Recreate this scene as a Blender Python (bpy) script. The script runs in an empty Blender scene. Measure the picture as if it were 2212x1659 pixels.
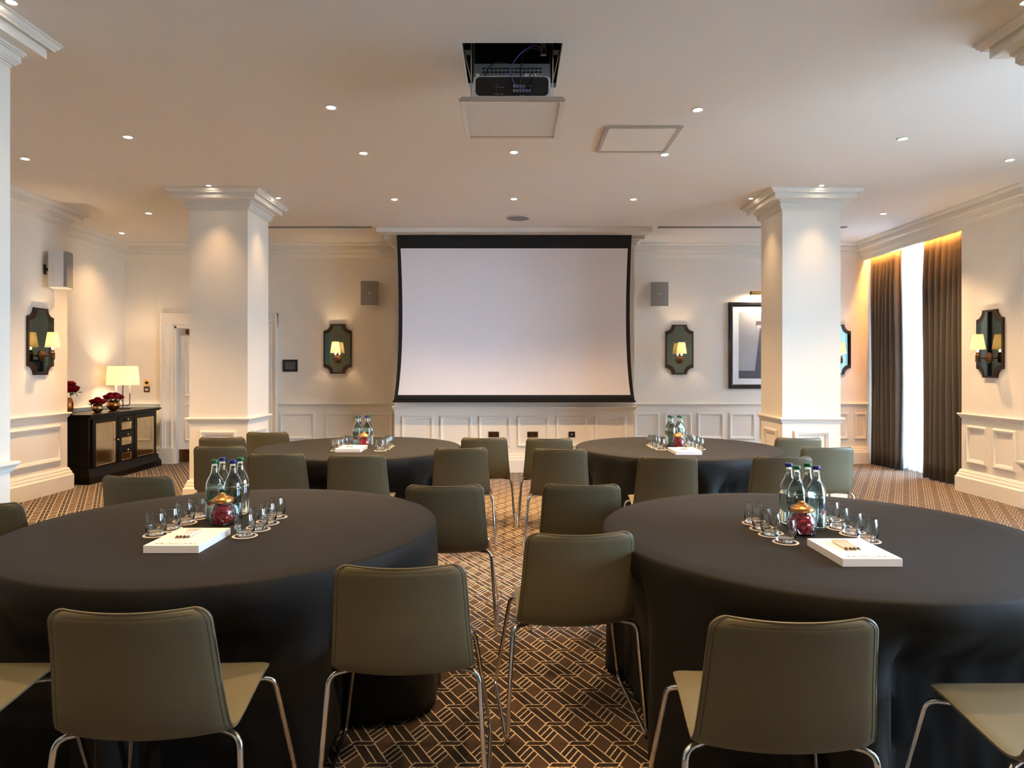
import bpy, bmesh, math, random
from mathutils import Vector, Matrix

# ------------------------------------------------------------------ camera
F, CX, CY, H = 1475.0, 1106.0, 797.0, 1.44
S = bpy.context.scene
COL = S.collection
cam_d = bpy.data.cameras.new('camera')
cam_d.sensor_fit = 'HORIZONTAL'
cam_d.sensor_width = 36.0
cam_d.lens = 36.0 * F / 2212.0
cam_d.shift_y = (CY - 829.5) / 2212.0
cam_d.clip_start = 0.05
cam = bpy.data.objects.new('camera', cam_d)
COL.objects.link(cam)
cam.location = (0, 0, H)
cam.rotation_euler = (math.radians(90), 0, 0)
S.camera = cam

# ------------------------------------------------------------------ exposure, sky and daylight
S.view_settings.view_transform = 'Standard'
S.view_settings.look = 'None'
S.view_settings.gamma = 1.0
S.view_settings.use_curve_mapping = False
S.view_settings.exposure = 1.35
WARM = (1.0, 0.63, 0.31)
SPOT_W = 195.0
SKY = 13.5
wd = bpy.data.worlds.new('sky')
S.world = wd
wd.use_nodes = True
wd.node_tree.nodes['Background'].inputs[0].default_value = (0.52, 0.75, 1.0, 1)
wd.node_tree.nodes['Background'].inputs[1].default_value = SKY

CEIL = 3.335
TZ = 0.745
R_ = math.radians
rnd = random.Random(7)


def add_light(name, kind, loc, watts, color, rot=(0, 0, 0), **kw):
    d = bpy.data.lights.new(name, kind)
    d.energy = watts
    d.color = color
    for k, v in kw.items():
        setattr(d, k, v)
    o = bpy.data.objects.new(name, d)
    COL.objects.link(o)
    o.location = loc
    o.rotation_euler = rot
    return o


# daylight portals in the three window openings of the right wall
for (y0, y1) in ((8.35, 10.1), (3.2, 5.4), (0.6, 2.9)):
    p = add_light('window_portal', 'AREA', (6.02, (y0 + y1) / 2, 1.6), 1.0, (1, 1, 1),
                  (0, R_(-90), 0), shape='RECTANGLE', size=2.9, size_y=y1 - y0)
    p.rotation_euler = (0, R_(90), 0)
    p.data.cycles.is_portal = True


# ------------------------------------------------------------------ materials
def mat(name, color, rough=0.6, metal=0.0, noise=0.0, nscale=8.0, bump=0.0, bscale=60.0, emit=None, estr=0.0,
        trans=0.0, ior=1.45, sheen=0.0, coat=0.0, spec=None, stretch=None):
    m = bpy.data.materials.new(name)
    m.use_nodes = True
    nt = m.node_tree
    b = nt.nodes['Principled BSDF']
    b.inputs['Base Color'].default_value = (*color, 1)
    b.inputs['Roughness'].default_value = rough
    b.inputs['Metallic'].default_value = metal
    b.inputs['IOR'].default_value = ior
    b.inputs['Transmission Weight'].default_value = trans
    if sheen:
        b.inputs['Sheen Weight'].default_value = sheen
    if coat:
        b.inputs['Coat Weight'].default_value = coat
    if spec is not None:
        b.inputs['Specular IOR Level'].default_value = spec
    if emit:
        b.inputs['Emission Color'].default_value = (*emit, 1)
        b.inputs['Emission Strength'].default_value = estr
    if noise or bump:
        tc = nt.nodes.new('ShaderNodeTexCoord')
        mp = nt.nodes.new('ShaderNodeMapping')
        nt.links.new(tc.outputs['Object'], mp.inputs[0])
        if stretch:
            mp.inputs['Scale'].default_value = stretch
    if noise:
        n = nt.nodes.new('ShaderNodeTexNoise')
        n.inputs['Scale'].default_value = nscale
        n.inputs['Detail'].default_value = 4
        nt.links.new(mp.outputs[0], n.inputs['Vector'])
        mx = nt.nodes.new('ShaderNodeMix')
        mx.data_type = 'RGBA'
        mx.inputs[6].default_value = (*[c * (1 - noise) for c in color], 1)
        mx.inputs[7].default_value = (*[min(1, c * (1 + noise)) for c in color], 1)
        nt.links.new(n.outputs['Fac'], mx.inputs[0])
        nt.links.new(mx.outputs[2], b.inputs['Base Color'])
    if bump:
        n2 = nt.nodes.new('ShaderNodeTexNoise')
        n2.inputs['Scale'].default_value = bscale
        n2.inputs['Detail'].default_value = 3
        nt.links.new(mp.outputs[0], n2.inputs['Vector'])
        bp = nt.nodes.new('ShaderNodeBump')
        bp.inputs['Strength'].default_value = bump
        bp.inputs['Distance'].default_value = 0.004
        nt.links.new(n2.outputs['Fac'], bp.inputs['Height'])
        nt.links.new(bp.outputs[0], b.inputs['Normal'])
    return m


M = {}
M['wall'] = mat('wall_paint', (0.82, 0.765, 0.675), 0.6, noise=0.02, nscale=3, bump=0.04, bscale=120)
M['trim'] = mat('trim_paint', (0.80, 0.76, 0.69), 0.42, noise=0.015, nscale=5)
M['ceil'] = mat('ceiling_paint', (0.79, 0.75, 0.69), 0.75, noise=0.02, nscale=1.5)
M['dark_wall'] = mat('green_wall_paint', (0.10, 0.11, 0.085), 0.6, noise=0.03)
M['leather'] = mat('olive_leather', (0.128, 0.114, 0.068), 0.42, noise=0.06, nscale=6, bump=0.12, bscale=260)
M['piping'] = mat('leather_piping', (0.105, 0.090, 0.056), 0.4, noise=0.05)
M['stitch'] = mat('dark_stitching', (0.03, 0.026, 0.018), 0.6, noise=0.1)
M['chrome'] = mat('chrome', (0.80, 0.80, 0.80), 0.10, 1.0, noise=0.01)
M['cloth'] = mat('black_cloth', (0.0075, 0.0070, 0.0062), 0.68, noise=0.15, nscale=22, bump=0.10, bscale=420, sheen=0.02, spec=0.25)
M['wood'] = mat('table_wood', (0.16, 0.10, 0.06), 0.5, noise=0.15, stretch=(1, 12, 1))
M['dkwood'] = mat('dark_wood', (0.0045, 0.003, 0.0025), 0.30, noise=0.3, nscale=5, stretch=(1, 1, 10), spec=0.2)
M['bronze'] = mat('aged_bronze', (0.11, 0.055, 0.025), 0.32, 0.85, noise=0.15, nscale=20)
M['frame_bronze'] = mat('mirror_frame_bronze', (0.035, 0.018, 0.010), 0.35, 0.4, noise=0.3, nscale=30)
M['gold'] = mat('gold', (0.83, 0.55, 0.24), 0.22, 1.0, noise=0.04, nscale=20)
M['copper'] = mat('copper_lid', (0.72, 0.36, 0.12), 0.28, 1.0, noise=0.05, nscale=20)
M['copper_vase'] = mat('copper_vase', (0.62, 0.26, 0.08), 0.18, 1.0, noise=0.08, nscale=30)
M['smoke'] = mat('smoked_mirror', (0.15, 0.185, 0.15), 0.03, 1.0, noise=0.03, nscale=3)
M['antique'] = mat('antique_mirror', (0.62, 0.52, 0.34), 0.10, 1.0, noise=0.22, nscale=14, bump=0.03, bscale=20)
M['black'] = mat('black_fabric', (0.006, 0.006, 0.008), 0.6, noise=0.1)
M['screen'] = mat('screen_fabric', (0.84, 0.82, 0.87), 0.9, noise=0.005)
M['blackmetal'] = mat('black_metal', (0.012, 0.012, 0.013), 0.4, 0.3, noise=0.05)
M['cavity'] = mat('void_black', (0.003, 0.003, 0.004), 0.9, noise=0.1)
M['alu'] = mat('aluminium', (0.62, 0.59, 0.55), 0.28, 0.9, noise=0.06, nscale=30, stretch=(1, 1, 1))
M['steel'] = mat('grey_steel', (0.42, 0.42, 0.44), 0.4, 0.5, noise=0.05)
M['whiteplastic'] = mat('white_plastic', (0.75, 0.74, 0.72), 0.4, noise=0.01)
M['blackgloss'] = mat('black_plastic', (0.008, 0.008, 0.010), 0.25, noise=0.05)
M['grille'] = mat('speaker_grille', (0.30, 0.285, 0.26), 0.7, noise=0.10, nscale=140, bump=0.3, bscale=300)
M['greymetal'] = mat('vent_grey', (0.28, 0.27, 0.25), 0.5, 0.3, noise=0.03)
M['curtain'] = mat('brown_curtain', (0.082, 0.066, 0.052), 0.5, noise=0.06, nscale=40, sheen=0.25)
M['paper'] = mat('white_paper', (0.88, 0.86, 0.84), 0.7, noise=0.01, nscale=40, stretch=(1, 1, 40))
M['ink'] = mat('grey_ink', (0.16, 0.14, 0.15), 0.6, noise=0.05)
M['penwhite'] = mat('pen_white', (0.80, 0.76, 0.70), 0.35, noise=0.01)
M['pendark'] = mat('pen_bronze', (0.12, 0.075, 0.045), 0.3, 0.5, noise=0.05)
M['coaster'] = mat('coaster_card', (0.62, 0.55, 0.47), 0.7, noise=0.03)
M['coasterdark'] = mat('coaster_brown', (0.06, 0.045, 0.035), 0.7, noise=0.05)
M['bluecap'] = mat('blue_cap', (0.012, 0.014, 0.16), 0.3, noise=0.03)
M['greencap'] = mat('green_cap', (0.004, 0.10, 0.025), 0.3, noise=0.03)
M['navy'] = mat('navy_print', (0.006, 0.010, 0.07), 0.5, noise=0.03)
M['redprint'] = mat('red_print', (0.35, 0.02, 0.03), 0.5, noise=0.03)
M['labelwhite'] = mat('label_silver', (0.70, 0.68, 0.64), 0.4, noise=0.02)
M['glass'] = mat('clear_glass', (0.97, 0.99, 0.98), 0.0, trans=1.0, ior=1.45)
M['bglass'] = mat('bottle_glass', (0.93, 0.985, 0.95), 0.0, trans=1.0, ior=1.45)
M['water'] = mat('water', (0.95, 0.99, 0.97), 0.0, trans=1.0, ior=1.33)
M['candy'] = mat('red_wrapper', (0.62, 0.045, 0.07), 0.22, 0.15, noise=0.6, nscale=70)
M['rose'] = mat('red_rose', (0.26, 0.004, 0.010), 0.55, noise=0.3, nscale=30)
M['leaf'] = mat('dark_leaf', (0.012, 0.045, 0.014), 0.45, noise=0.3, nscale=30)
M['brass'] = mat('brass', (0.78, 0.50, 0.19), 0.18, 1.0, noise=0.04)
M['kick'] = mat('bronze_kickplate', (0.16, 0.075, 0.03), 0.35, 0.8, noise=0.12, stretch=(1, 1, 6))
M['purple'] = mat('purple_cable', (0.11, 0.05, 0.30), 0.4, noise=0.05)
M['blackcable'] = mat('black_cable', (0.01, 0.01, 0.012), 0.5, noise=0.05)
M['display'] = mat('dark_display', (0.09, 0.085, 0.085), 0.25, noise=0.02)
M['mark'] = mat('white_marking', (0.45, 0.45, 0.50), 0.5, noise=0.02)
M['mat_board'] = mat('mount_board', (0.82, 0.82, 0.83), 0.8, noise=0.01)
M['print1'] = mat('print_mid_grey', (0.36, 0.36, 0.39), 0.7, noise=0.25, nscale=1.6)
M['print2'] = mat('print_dark_grey', (0.10, 0.10, 0.12), 0.7, noise=0.3, nscale=9, stretch=(8, 1, 1))
M['print3'] = mat('print_pale_grey', (0.50, 0.50, 0.53), 0.7, noise=0.2, nscale=6)
M['lens'] = mat('downlight_lens', (1, 0.9, 0.75), 0.4, emit=(1.0, 0.88, 0.66), estr=22.0)
M['bulb'] = mat('lamp_bulb', (1, 0.9, 0.7), 0.4, emit=(1.0, 0.75, 0.42), estr=6.0)


def shade_mat(name, col, estr, ecol):
    m = mat(name, col, 0.8, noise=0.07, nscale=90, stretch=(1, 1, 6), emit=ecol, estr=estr)
    nt = m.node_tree
    b = nt.nodes['Principled BSDF']
    out = nt.nodes['Material Output']
    t = nt.nodes.new('ShaderNodeBsdfTranslucent')
    t.inputs[0].default_value = (*col, 1)
    mx = nt.nodes.new('ShaderNodeMixShader')
    mx.inputs[0].default_value = 0.5
    nt.links.new(b.outputs[0], mx.inputs[1])
    nt.links.new(t.outputs[0], mx.inputs[2])
    nt.links.new(mx.outputs[0], out.inputs[0])
    return m


M['shade'] = shade_mat('sconce_shade', (0.86, 0.72, 0.52), 0.08, (1.0, 0.74, 0.42))
M['lampshade'] = shade_mat('linen_shade', (0.86, 0.76, 0.60), 0.08, (1.0, 0.78, 0.5))


def sheer_mat():
    m = bpy.data.materials.new('white_sheer')
    m.use_nodes = True
    nt = m.node_tree
    out = nt.nodes['Material Output']
    b = nt.nodes['Principled BSDF']
    b.inputs['Base Color'].default_value = (0.9, 0.92, 0.95, 1)
    b.inputs['Roughness'].default_value = 0.9
    tl = nt.nodes.new('ShaderNodeBsdfTranslucent')
    tl.inputs[0].default_value = (0.92, 0.95, 1, 1)
    tp = nt.nodes.new('ShaderNodeBsdfTransparent')
    wv = nt.nodes.new('ShaderNodeTexNoise')
    wv.inputs['Scale'].default_value = 30
    m1 = nt.nodes.new('ShaderNodeMixShader')
    m1.inputs[0].default_value = 0.6
    nt.links.new(b.outputs[0], m1.inputs[1])
    nt.links.new(tl.outputs[0], m1.inputs[2])
    m2 = nt.nodes.new('ShaderNodeMixShader')
    rg = nt.nodes.new('ShaderNodeMapRange')
    rg.inputs[3].default_value = 0.30
    rg.inputs[4].default_value = 0.42
    nt.links.new(wv.outputs['Fac'], rg.inputs[0])
    nt.links.new(rg.outputs[0], m2.inputs[0])
    nt.links.new(m1.outputs[0], m2.inputs[1])
    nt.links.new(tp.outputs[0], m2.inputs[2])
    nt.links.new(m2.outputs[0], out.inputs[0])
    return m


M['sheer'] = sheer_mat()


def pane_mat():
    m = bpy.data.materials.new('window_glass')
    m.use_nodes = True
    nt = m.node_tree
    out = nt.nodes['Material Output']
    b = nt.nodes['Principled BSDF']
    b.inputs['Base Color'].default_value = (0.9, 0.95, 1, 1)
    b.inputs['Roughness'].default_value = 0.02
    b.inputs['Metallic'].default_value = 1
    tp = nt.nodes.new('ShaderNodeBsdfTransparent')
    lw = nt.nodes.new('ShaderNodeFresnel')
    lw.inputs[0].default_value = 1.3
    mx = nt.nodes.new('ShaderNodeMixShader')
    nt.links.new(lw.outputs[0], mx.inputs[0])
    nt.links.new(tp.outputs[0], mx.inputs[1])
    nt.links.new(b.outputs[0], mx.inputs[2])
    nt.links.new(mx.outputs[0], out.inputs[0])
    return m


M['pane'] = pane_mat()
M['bounce_ground'] = mat('bounce_ground_grey', (0.33, 0.32, 0.31), 0.9, noise=0.15, nscale=2)  # unseen outdoor ground, grey set for its bounce onto the ceiling


def carpet_mat():
    m = bpy.data.materials.new('trellis_carpet')
    m.use_nodes = True
    nt = m.node_tree
    N = nt.nodes
    b = N['Principled BSDF']
    b.inputs['Roughness'].default_value = 0.95
    b.inputs['Specular IOR Level'].default_value = 0.1
    b.inputs['Sheen Weight'].default_value = 0.15
    tc = N.new('ShaderNodeTexCoord')
    wob = N.new('ShaderNodeTexNoise')
    wob.inputs['Scale'].default_value = 160
    nt.links.new(tc.outputs['Object'], wob.inputs['Vector'])
    sep = N.new('ShaderNodeSeparateXYZ')
    nt.links.new(tc.outputs['Object'], sep.inputs[0])

    def mth(op, a, bb=None, c=None):
        n = N.new('ShaderNodeMath')
        n.operation = op
        for i, v in enumerate((a, bb, c)):
            if v is None:
                continue
            if isinstance(v, (int, float)):
                n.inputs[i].default_value = v
            else:
                nt.links.new(v, n.inputs[i])
        return n.outputs[0]

    A = 0.167
    x = mth('SUBTRACT', sep.outputs[0], 0.0135)
    y = mth('SUBTRACT', sep.outputs[1], 2.916)
    ys = mth('MULTIPLY', y, 1 / math.sqrt(3))
    wb = mth('MULTIPLY', mth('SUBTRACT', wob.outputs['Fac'], 0.5), 0.03)
    q = mth('ADD', mth('MULTIPLY', mth('ADD', x, ys), 1 / A), wb)
    r = mth('SUBTRACT', mth('MULTIPLY', mth('SUBTRACT', x, ys), 1 / A), wb)
    fq = mth('FRACT', q)
    fr = mth('FRACT', r)

    def near(v, c, w):      # 1 where |v-c|<w
        return mth('COMPARE', v, c, w)

    W = 0.017
    inb = near(fq, 0.5, 0.25)                        # long diagonal bands
    outb = mth('SUBTRACT', 1.0, inb)
    lq = mth('MAXIMUM', mth('MAXIMUM', near(fq, 0.25, W), near(fq, 0.75, W)), near(fq, 0.5, W))
    lr = mth('MAXIMUM', mth('MAXIMUM', near(fr, 0.25, W), near(fr, 0.75, W)),
             mth('MAXIMUM', near(fr, 0.417, W), near(fr, 0.583, W)))
    lr = mth('MULTIPLY', lr, outb)
    lines = mth('MAXIMUM', lq, lr)
    d = mth('SUBTRACT', fq, fr)
    bar = mth('MULTIPLY', near(d, 0.0, 0.11), near(fr, 0.5, 0.27))
    barin = mth('MULTIPLY', near(d, 0.0, 0.11 - 1.6 * W), near(fr, 0.5, 0.27 - 2 * W))
    barline = mth('SUBTRACT', bar, barin)
    lines = mth('MULTIPLY', lines, mth('SUBTRACT', 1.0, bar))
    lines = mth('MAXIMUM', lines, barline)
    # plain lozenges, each with a shade of its own
    cq = mth('FLOOR', mth('ADD', q, 0.5))
    cr = mth('FLOOR', mth('ADD', r, 0.5))
    dia = mth('MULTIPLY', outb, mth('SUBTRACT', 1.0, near(fr, 0.5, 0.25)))
    cmb = N.new('ShaderNodeCombineXYZ')
    nt.links.new(cq, cmb.inputs[0])
    nt.links.new(cr, cmb.inputs[1])
    wn = N.new('ShaderNodeTexWhiteNoise')
    wn.noise_dimensions = '2D'
    nt.links.new(cmb.outputs[0], wn.inputs['Vector'])
    fine = N.new('ShaderNodeTexNoise')
    fine.inputs['Scale'].default_value = 420
    fine.inputs['Detail'].default_value = 2
    nt.links.new(tc.outputs['Object'], fine.inputs['Vector'])

    def mix(f, a, c):
        n = N.new('ShaderNodeMix')
        n.data_type = 'RGBA'
        for i, v in ((0, f), (6, a), (7, c)):
            if isinstance(v, (int, float)):
                n.inputs[i].default_value = v
            elif isinstance(v, tuple):
                n.inputs[i].default_value = (*v, 1)
            else:
                nt.links.new(v, n.inputs[i])
        return n.outputs[2]

    ground = mix(fine.outputs['Fac'], (0.012, 0.007, 0.004), (0.036, 0.021, 0.012))
    loz = mix(wn.outputs['Value'], (0.048, 0.027, 0.014), (0.105, 0.058, 0.029))
    loz = mix(mth('MULTIPLY', fine.outputs['Fac'], 0.6), loz, (0.028, 0.018, 0.011))
    c1 = mix(dia, ground, loz)
    dots = mth('GREATER_THAN', fine.outputs['Fac'], 0.40)
    c2 = mix(mth('MULTIPLY', lines, mth('ADD', 0.40, mth('MULTIPLY', dots, 0.60))), c1, (0.72, 0.56, 0.37))
    nt.links.new(c2, b.inputs['Base Color'])
    bp = N.new('ShaderNodeBump')
    bp.inputs['Strength'].default_value = 0.5
    bp.inputs['Distance'].default_value = 0.004
    nt.links.new(fine.outputs['Fac'], bp.inputs['Height'])
    nt.links.new(bp.outputs[0], b.inputs['Normal'])
    return m


M['carpet'] = carpet_mat()


# ------------------------------------------------------------------ geometry helpers
class MB:
    def __init__(self):
        self.v, self.f = [], []

    def _add(self, vs, fs):
        o = len(self.v)
        self.v += [tuple(p) for p in vs]
        self.f += [tuple(i + o for i in f) for f in fs]
        return self

    def box(self, x0, x1, y0, y1, z0, z1):
        vs = [(x, y, z) for z in (z0, z1) for (x, y) in ((x0, y0), (x1, y0), (x1, y1), (x0, y1))]
        return self._add(vs, [(3, 2, 1, 0), (4, 5, 6, 7), (0, 1, 5, 4), (1, 2, 6, 5), (2, 3, 7, 6), (3, 0, 4, 7)])

    def obox(self, c, ex, ey, ez):
        c, ex, ey, ez = map(Vector, (c, ex, ey, ez))
        vs = [c + sx * ex + sy * ey + sz * ez for sz in (-1, 1) for (sx, sy) in ((-1, -1), (1, -1), (1, 1), (-1, 1))]
        return self._add(vs, [(3, 2, 1, 0), (4, 5, 6, 7), (0, 1, 5, 4), (1, 2, 6, 5), (2, 3, 7, 6), (3, 0, 4, 7)])

    def prism(self, pts, d):
        """3D polygon pts extruded along vector d"""
        n = len(pts)
        a = [Vector(p) for p in pts]
        b = [p + Vector(d) for p in a]
        return self._add(a + b, [tuple(range(n))[::-1], tuple(range(n, 2 * n))] +
                         [(i, (i + 1) % n, (i + 1) % n + n, i + n) for i in range(n)])

    def lathe(self, prof, n=32, c=(0, 0, 0), sx=1.0, sy=1.0, caps=True):
        vs, fs = [], []
        for (r, z) in prof:
            for k in range(n):
                a = 2 * math.pi * k / n
                vs.append((c[0] + r * sx * math.cos(a), c[1] + r * sy * math.sin(a), c[2] + z))
        for i in range(len(prof) - 1):
            for k in range(n):
                k2 = (k + 1) % n
                fs.append((i * n + k, i * n + k2, (i + 1) * n + k2, (i + 1) * n + k))
        if caps:
            fs.append(tuple(range(n))[::-1])
            fs.append(tuple((len(prof) - 1) * n + k for k in range(n)))
        return self._add(vs, fs)

    def tube(self, path, r, n=8, closed=False, caps=True):
        P = [Vector(p) for p in path]
        m = len(P)
        vs, fs = [], []
        up = None
        for i in range(m):
            if closed:
                t = (P[(i + 1) % m] - P[i - 1]).normalized()
            else:
                t = (P[min(i + 1, m - 1)] - P[max(i - 1, 0)]).normalized()
            if up is None:
                up = Vector((0, 0, 1)) if abs(t.z) < 0.9 else Vector((1, 0, 0))
            u = (up - t * up.dot(t)).normalized()
            w = t.cross(u)
            up = u
            rr = r[i] if isinstance(r, (list, tuple)) else r
            for k in range(n):
                a = 2 * math.pi * k / n
                vs.append(P[i] + u * rr * math.cos(a) + w * rr * math.sin(a))
        for i in range(m if closed else m - 1):
            j = (i + 1) % m
            for k in range(n):
                k2 = (k + 1) % n
                fs.append((i * n + k, i * n + k2, j * n + k2, j * n + k))
        if caps and not closed:
            fs.append(tuple(range(n))[::-1])
            fs.append(tuple((m - 1) * n + k for k in range(n)))
        return self._add(vs, fs)

    def moulding(self, path, prof, closed=False, caps=True):
        """sweep prof (offset, z) along a plan path; offset goes to the right of travel, corners mitred"""
        m, n = len(path), len(prof)
        P = [Vector((p[0], p[1])) for p in path]

        def nrm(a, b):
            d = (b - a).normalized()
            return Vector((d.y, -d.x))
        vs, fs = [], []
        for i in range(m):
            if closed or 0 < i < m - 1:
                n1, n2 = nrm(P[i - 1], P[i]), nrm(P[i], P[(i + 1) % m])
                mt = (n1 + n2) / (1 + n1.dot(n2))
            elif i == 0:
                mt = nrm(P[0], P[1])
            else:
                mt = nrm(P[-2], P[-1])
            for (o, z) in prof:
                q = P[i] + mt * o
                vs.append((q.x, q.y, z))
        for i in range(m if closed else m - 1):
            j = (i + 1) % m
            for k in range(n - 1):
                fs.append((i * n + k, j * n + k, j * n + k + 1, i * n + k + 1))
        if caps and not closed:
            fs.append(tuple(range(n)))
            fs.append(tuple((m - 1) * n + k for k in range(n))[::-1])
        return self._add(vs, fs)

    def frame(self, origin, eu, ev, en, w, h, prof):
        """picture-frame moulding: rectangle w x h (centre origin) in the eu/ev plane, prof (inset, height along en)"""
        O, eu, ev, en = map(Vector, (origin, eu, ev, en))
        vs, fs = [], []
        cs = ((-1, -1), (1, -1), (1, 1), (-1, 1))
        n = len(prof)
        for (a, b) in cs:
            for (i, hh) in prof:
                vs.append(O + eu * a * (w / 2 - i) + ev * b * (h / 2 - i) + en * hh)
        for c in range(4):
            d = (c + 1) % 4
            for k in range(n - 1):
                fs.append((c * n + k, d * n + k, d * n + k + 1, c * n + k + 1))
        return self._add(vs, fs)

    def mesh(self, name, smooth=None, bevel=0.0):
        me = bpy.data.meshes.new(name)
        bm = bmesh.new()
        bv = [bm.verts.new(p) for p in self.v]
        for f in self.f:
            try:
                bm.faces.new([bv[i] for i in f])
            except ValueError:
                pass
        bmesh.ops.recalc_face_normals(bm, faces=bm.faces[:])
        if bevel:
            bmesh.ops.bevel(bm, geom=bm.edges[:], offset=bevel, segments=2, affect='EDGES', profile=0.6, clamp_overlap=True)
        bm.to_mesh(me)
        bm.free()
        if smooth is not None:
            me.polygons.foreach_set('use_smooth', [True] * len(me.polygons))
            me.set_sharp_from_angle(angle=R_(smooth))
        return me

    def build(self, name, material, parent=None, smooth=None, bevel=0.0, loc=None):
        o = bpy.data.objects.new(name, self.mesh(name, smooth, bevel))
        o.data.materials.append(M[material] if isinstance(material, str) else material)
        COL.objects.link(o)
        if parent is not None:
            o.parent = parent
        if loc is not None:
            o.location = loc
        return o


def tag(o, label=None, cat=None, group=None, kind=None):
    if label:
        o['label'] = label
    if cat:
        o['category'] = cat
    if group:
        o['group'] = group
    if kind:
        o['kind'] = kind
    return o


def thing(name, label, cat, loc=(0, 0, 0), rz=0.0, group=None):
    o = bpy.data.objects.new(name, None)
    o.empty_display_size = 0.1
    COL.objects.link(o)
    o.location = loc
    o.rotation_euler = (0, 0, rz)
    return tag(o, label, cat, group)




def copy_tree(o, parent=None):
    c = o.copy()
    COL.objects.link(c)
    if parent is not None:
        c.parent = parent
    for ch in list(o.children):
        copy_tree(ch, c)
    return c


def struct(o):
    o['kind'] = 'structure'
    return o


def at(px, py, z):
    Y = F * (H - z) / (py - CY)
    return ((px - CX) * Y / F, Y, z)


def arc(c, r, a0, a1, n, plane='xz'):
    out = []
    for i in range(n + 1):
        a = a0 + (a1 - a0) * i / n
        u, w = r * math.cos(a), r * math.sin(a)
        out.append((c[0] + u, c[1], c[2] + w) if plane == 'xz' else (c[0], c[1] + u, c[2] + w) if plane == 'yz' else (c[0] + u, c[1] + w, c[2]))
    return out


def smooth_path(pts, n=6):
    P = [Vector(p) for p in pts]
    out = []
    for i in range(len(P) - 1):
        p0, p1, p2, p3 = P[max(i - 1, 0)], P[i], P[i + 1], P[min(i + 2, len(P) - 1)]
        for k in range(n):
            t = k / n
            out.append(0.5 * ((2 * p1) + (p2 - p0) * t + (2 * p0 - 5 * p1 + 4 * p2 - p3) * t * t + (3 * p1 - p0 - 3 * p2 + p3) * t ** 3))
    out.append(P[-1])
    return out


def fillet(pts, r, n=5):
    """round the inner corners of a polyline"""
    P = [Vector(p) for p in pts]
    out = [P[0]]
    for i in range(1, len(P) - 1):
        a, b, c = P[i - 1], P[i], P[i + 1]
        d1, d2 = (a - b), (c - b)
        rr = min(r, d1.length * 0.49, d2.length * 0.49)
        p1, p2 = b + d1.normalized() * rr, b + d2.normalized() * rr
        for k in range(n + 1):
            t = k / n
            out.append((1 - t) ** 2 * p1 + 2 * t * (1 - t) * b + t * t * p2)
    out.append(P[-1])
    return out


# ------------------------------------------------------------------ room shell
XL, XR, YB, YF = -5.9, 5.9, 10.4, -2.5
PL, PR = -5.34, 5.32            # faces of the left and right piers
BX0, BX1, BY = -1.643, 1.707, 9.54   # breast behind the screen
DX0, DX1, DZ = -5.13, -3.77, 2.09    # door opening

struct(MB().box(XL - .2, XR + .2, YF - .2, YB + .2, -0.1, 0.0).build('floor', 'carpet'))

# ceiling with the projector opening
hx0, hx1, hy0, hy1 = -0.295, 0.295, 3.97, 4.60
cm = MB()
cm.box(XL - .2, hx0, YF - .2, YB + .2, CEIL, CEIL + .03)
cm.box(hx1, XR + .2, YF - .2, YB + .2, CEIL, CEIL + .03)
cm.box(hx0, hx1, YF - .2, hy0, CEIL, CEIL + .03)
cm.box(hx0, hx1, hy1, YB + .2, CEIL, CEIL + .03)
ceiling = struct(cm.build('ceiling', 'ceil'))
cv = MB()
cv.box(hx0 - .05, hx0 - .01, hy0 - .05, hy1 + .05, CEIL + .031, CEIL + .6)
cv.box(hx1 + .01, hx1 + .05, hy0 - .05, hy1 + .05, CEIL + .031, CEIL + .6)
cv.box(hx0 - .01, hx1 + .01, hy0 - .05, hy0 - .01, CEIL + .031, CEIL + .6)
cv.box(hx0 - .01, hx1 + .01, hy1 + .01, hy1 + .05, CEIL + .031, CEIL + .6)
cv.box(hx0 - .05, hx1 + .05, hy0 - .05, hy1 + .05, CEIL + .6, CEIL + .63)
cv.build('ceiling_void', 'cavity', ceiling)

wl = MB().box(XL - .2, XL, YF, YB, 0, CEIL).box(XL, PL, 6.9, 8.2, 0, CEIL)
wall_left = struct(wl.build('wall_left', 'wall'))
wb_ = MB()
wb_.box(XL - .2, DX0, YB, YB + .2, 0, CEIL).box(DX1, XR + .2, YB, YB + .2, 0, CEIL).box(DX0, DX1, YB, YB + .2, DZ, CEIL)
wb_.box(DX0, DX1, YB + .14, YB + .2, 0, DZ)
wall_back = struct(wb_.build('wall_back', 'wall'))
wall_breast = struct(MB().box(BX0, BX1, BY, YB, 0, CEIL).build('wall_breast', 'wall'))
WIN = [(8.35, 10.1), (3.2, 5.4), (0.6, 2.9)]
WZ0, WZ1 = 0.12, 3.05
wr = MB()
ys = [YF]
for (a, b) in sorted(WIN):
    wr.box(XR, XR + .2, ys[-1], a, 0, CEIL)
    wr.box(XR, XR + .2, a, b, 0, WZ0).box(XR, XR + .2, a, b, WZ1, CEIL)
    ys.append(b)
wr.box(XR, XR + .2, ys[-1], YB, 0, CEIL)
wr.box(PR, XR, 7.1, 8.08, 0, CEIL)
wr.box(PR, PR + .05, 8.08, YB, 3.09, CEIL)
wall_right = struct(wr.build('wall_right', 'wall'))
struct(MB().box(XL - .2, XR + .2, YF - .2, YF, 0, CEIL).build('wall_front', 'dark_wall'))

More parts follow.
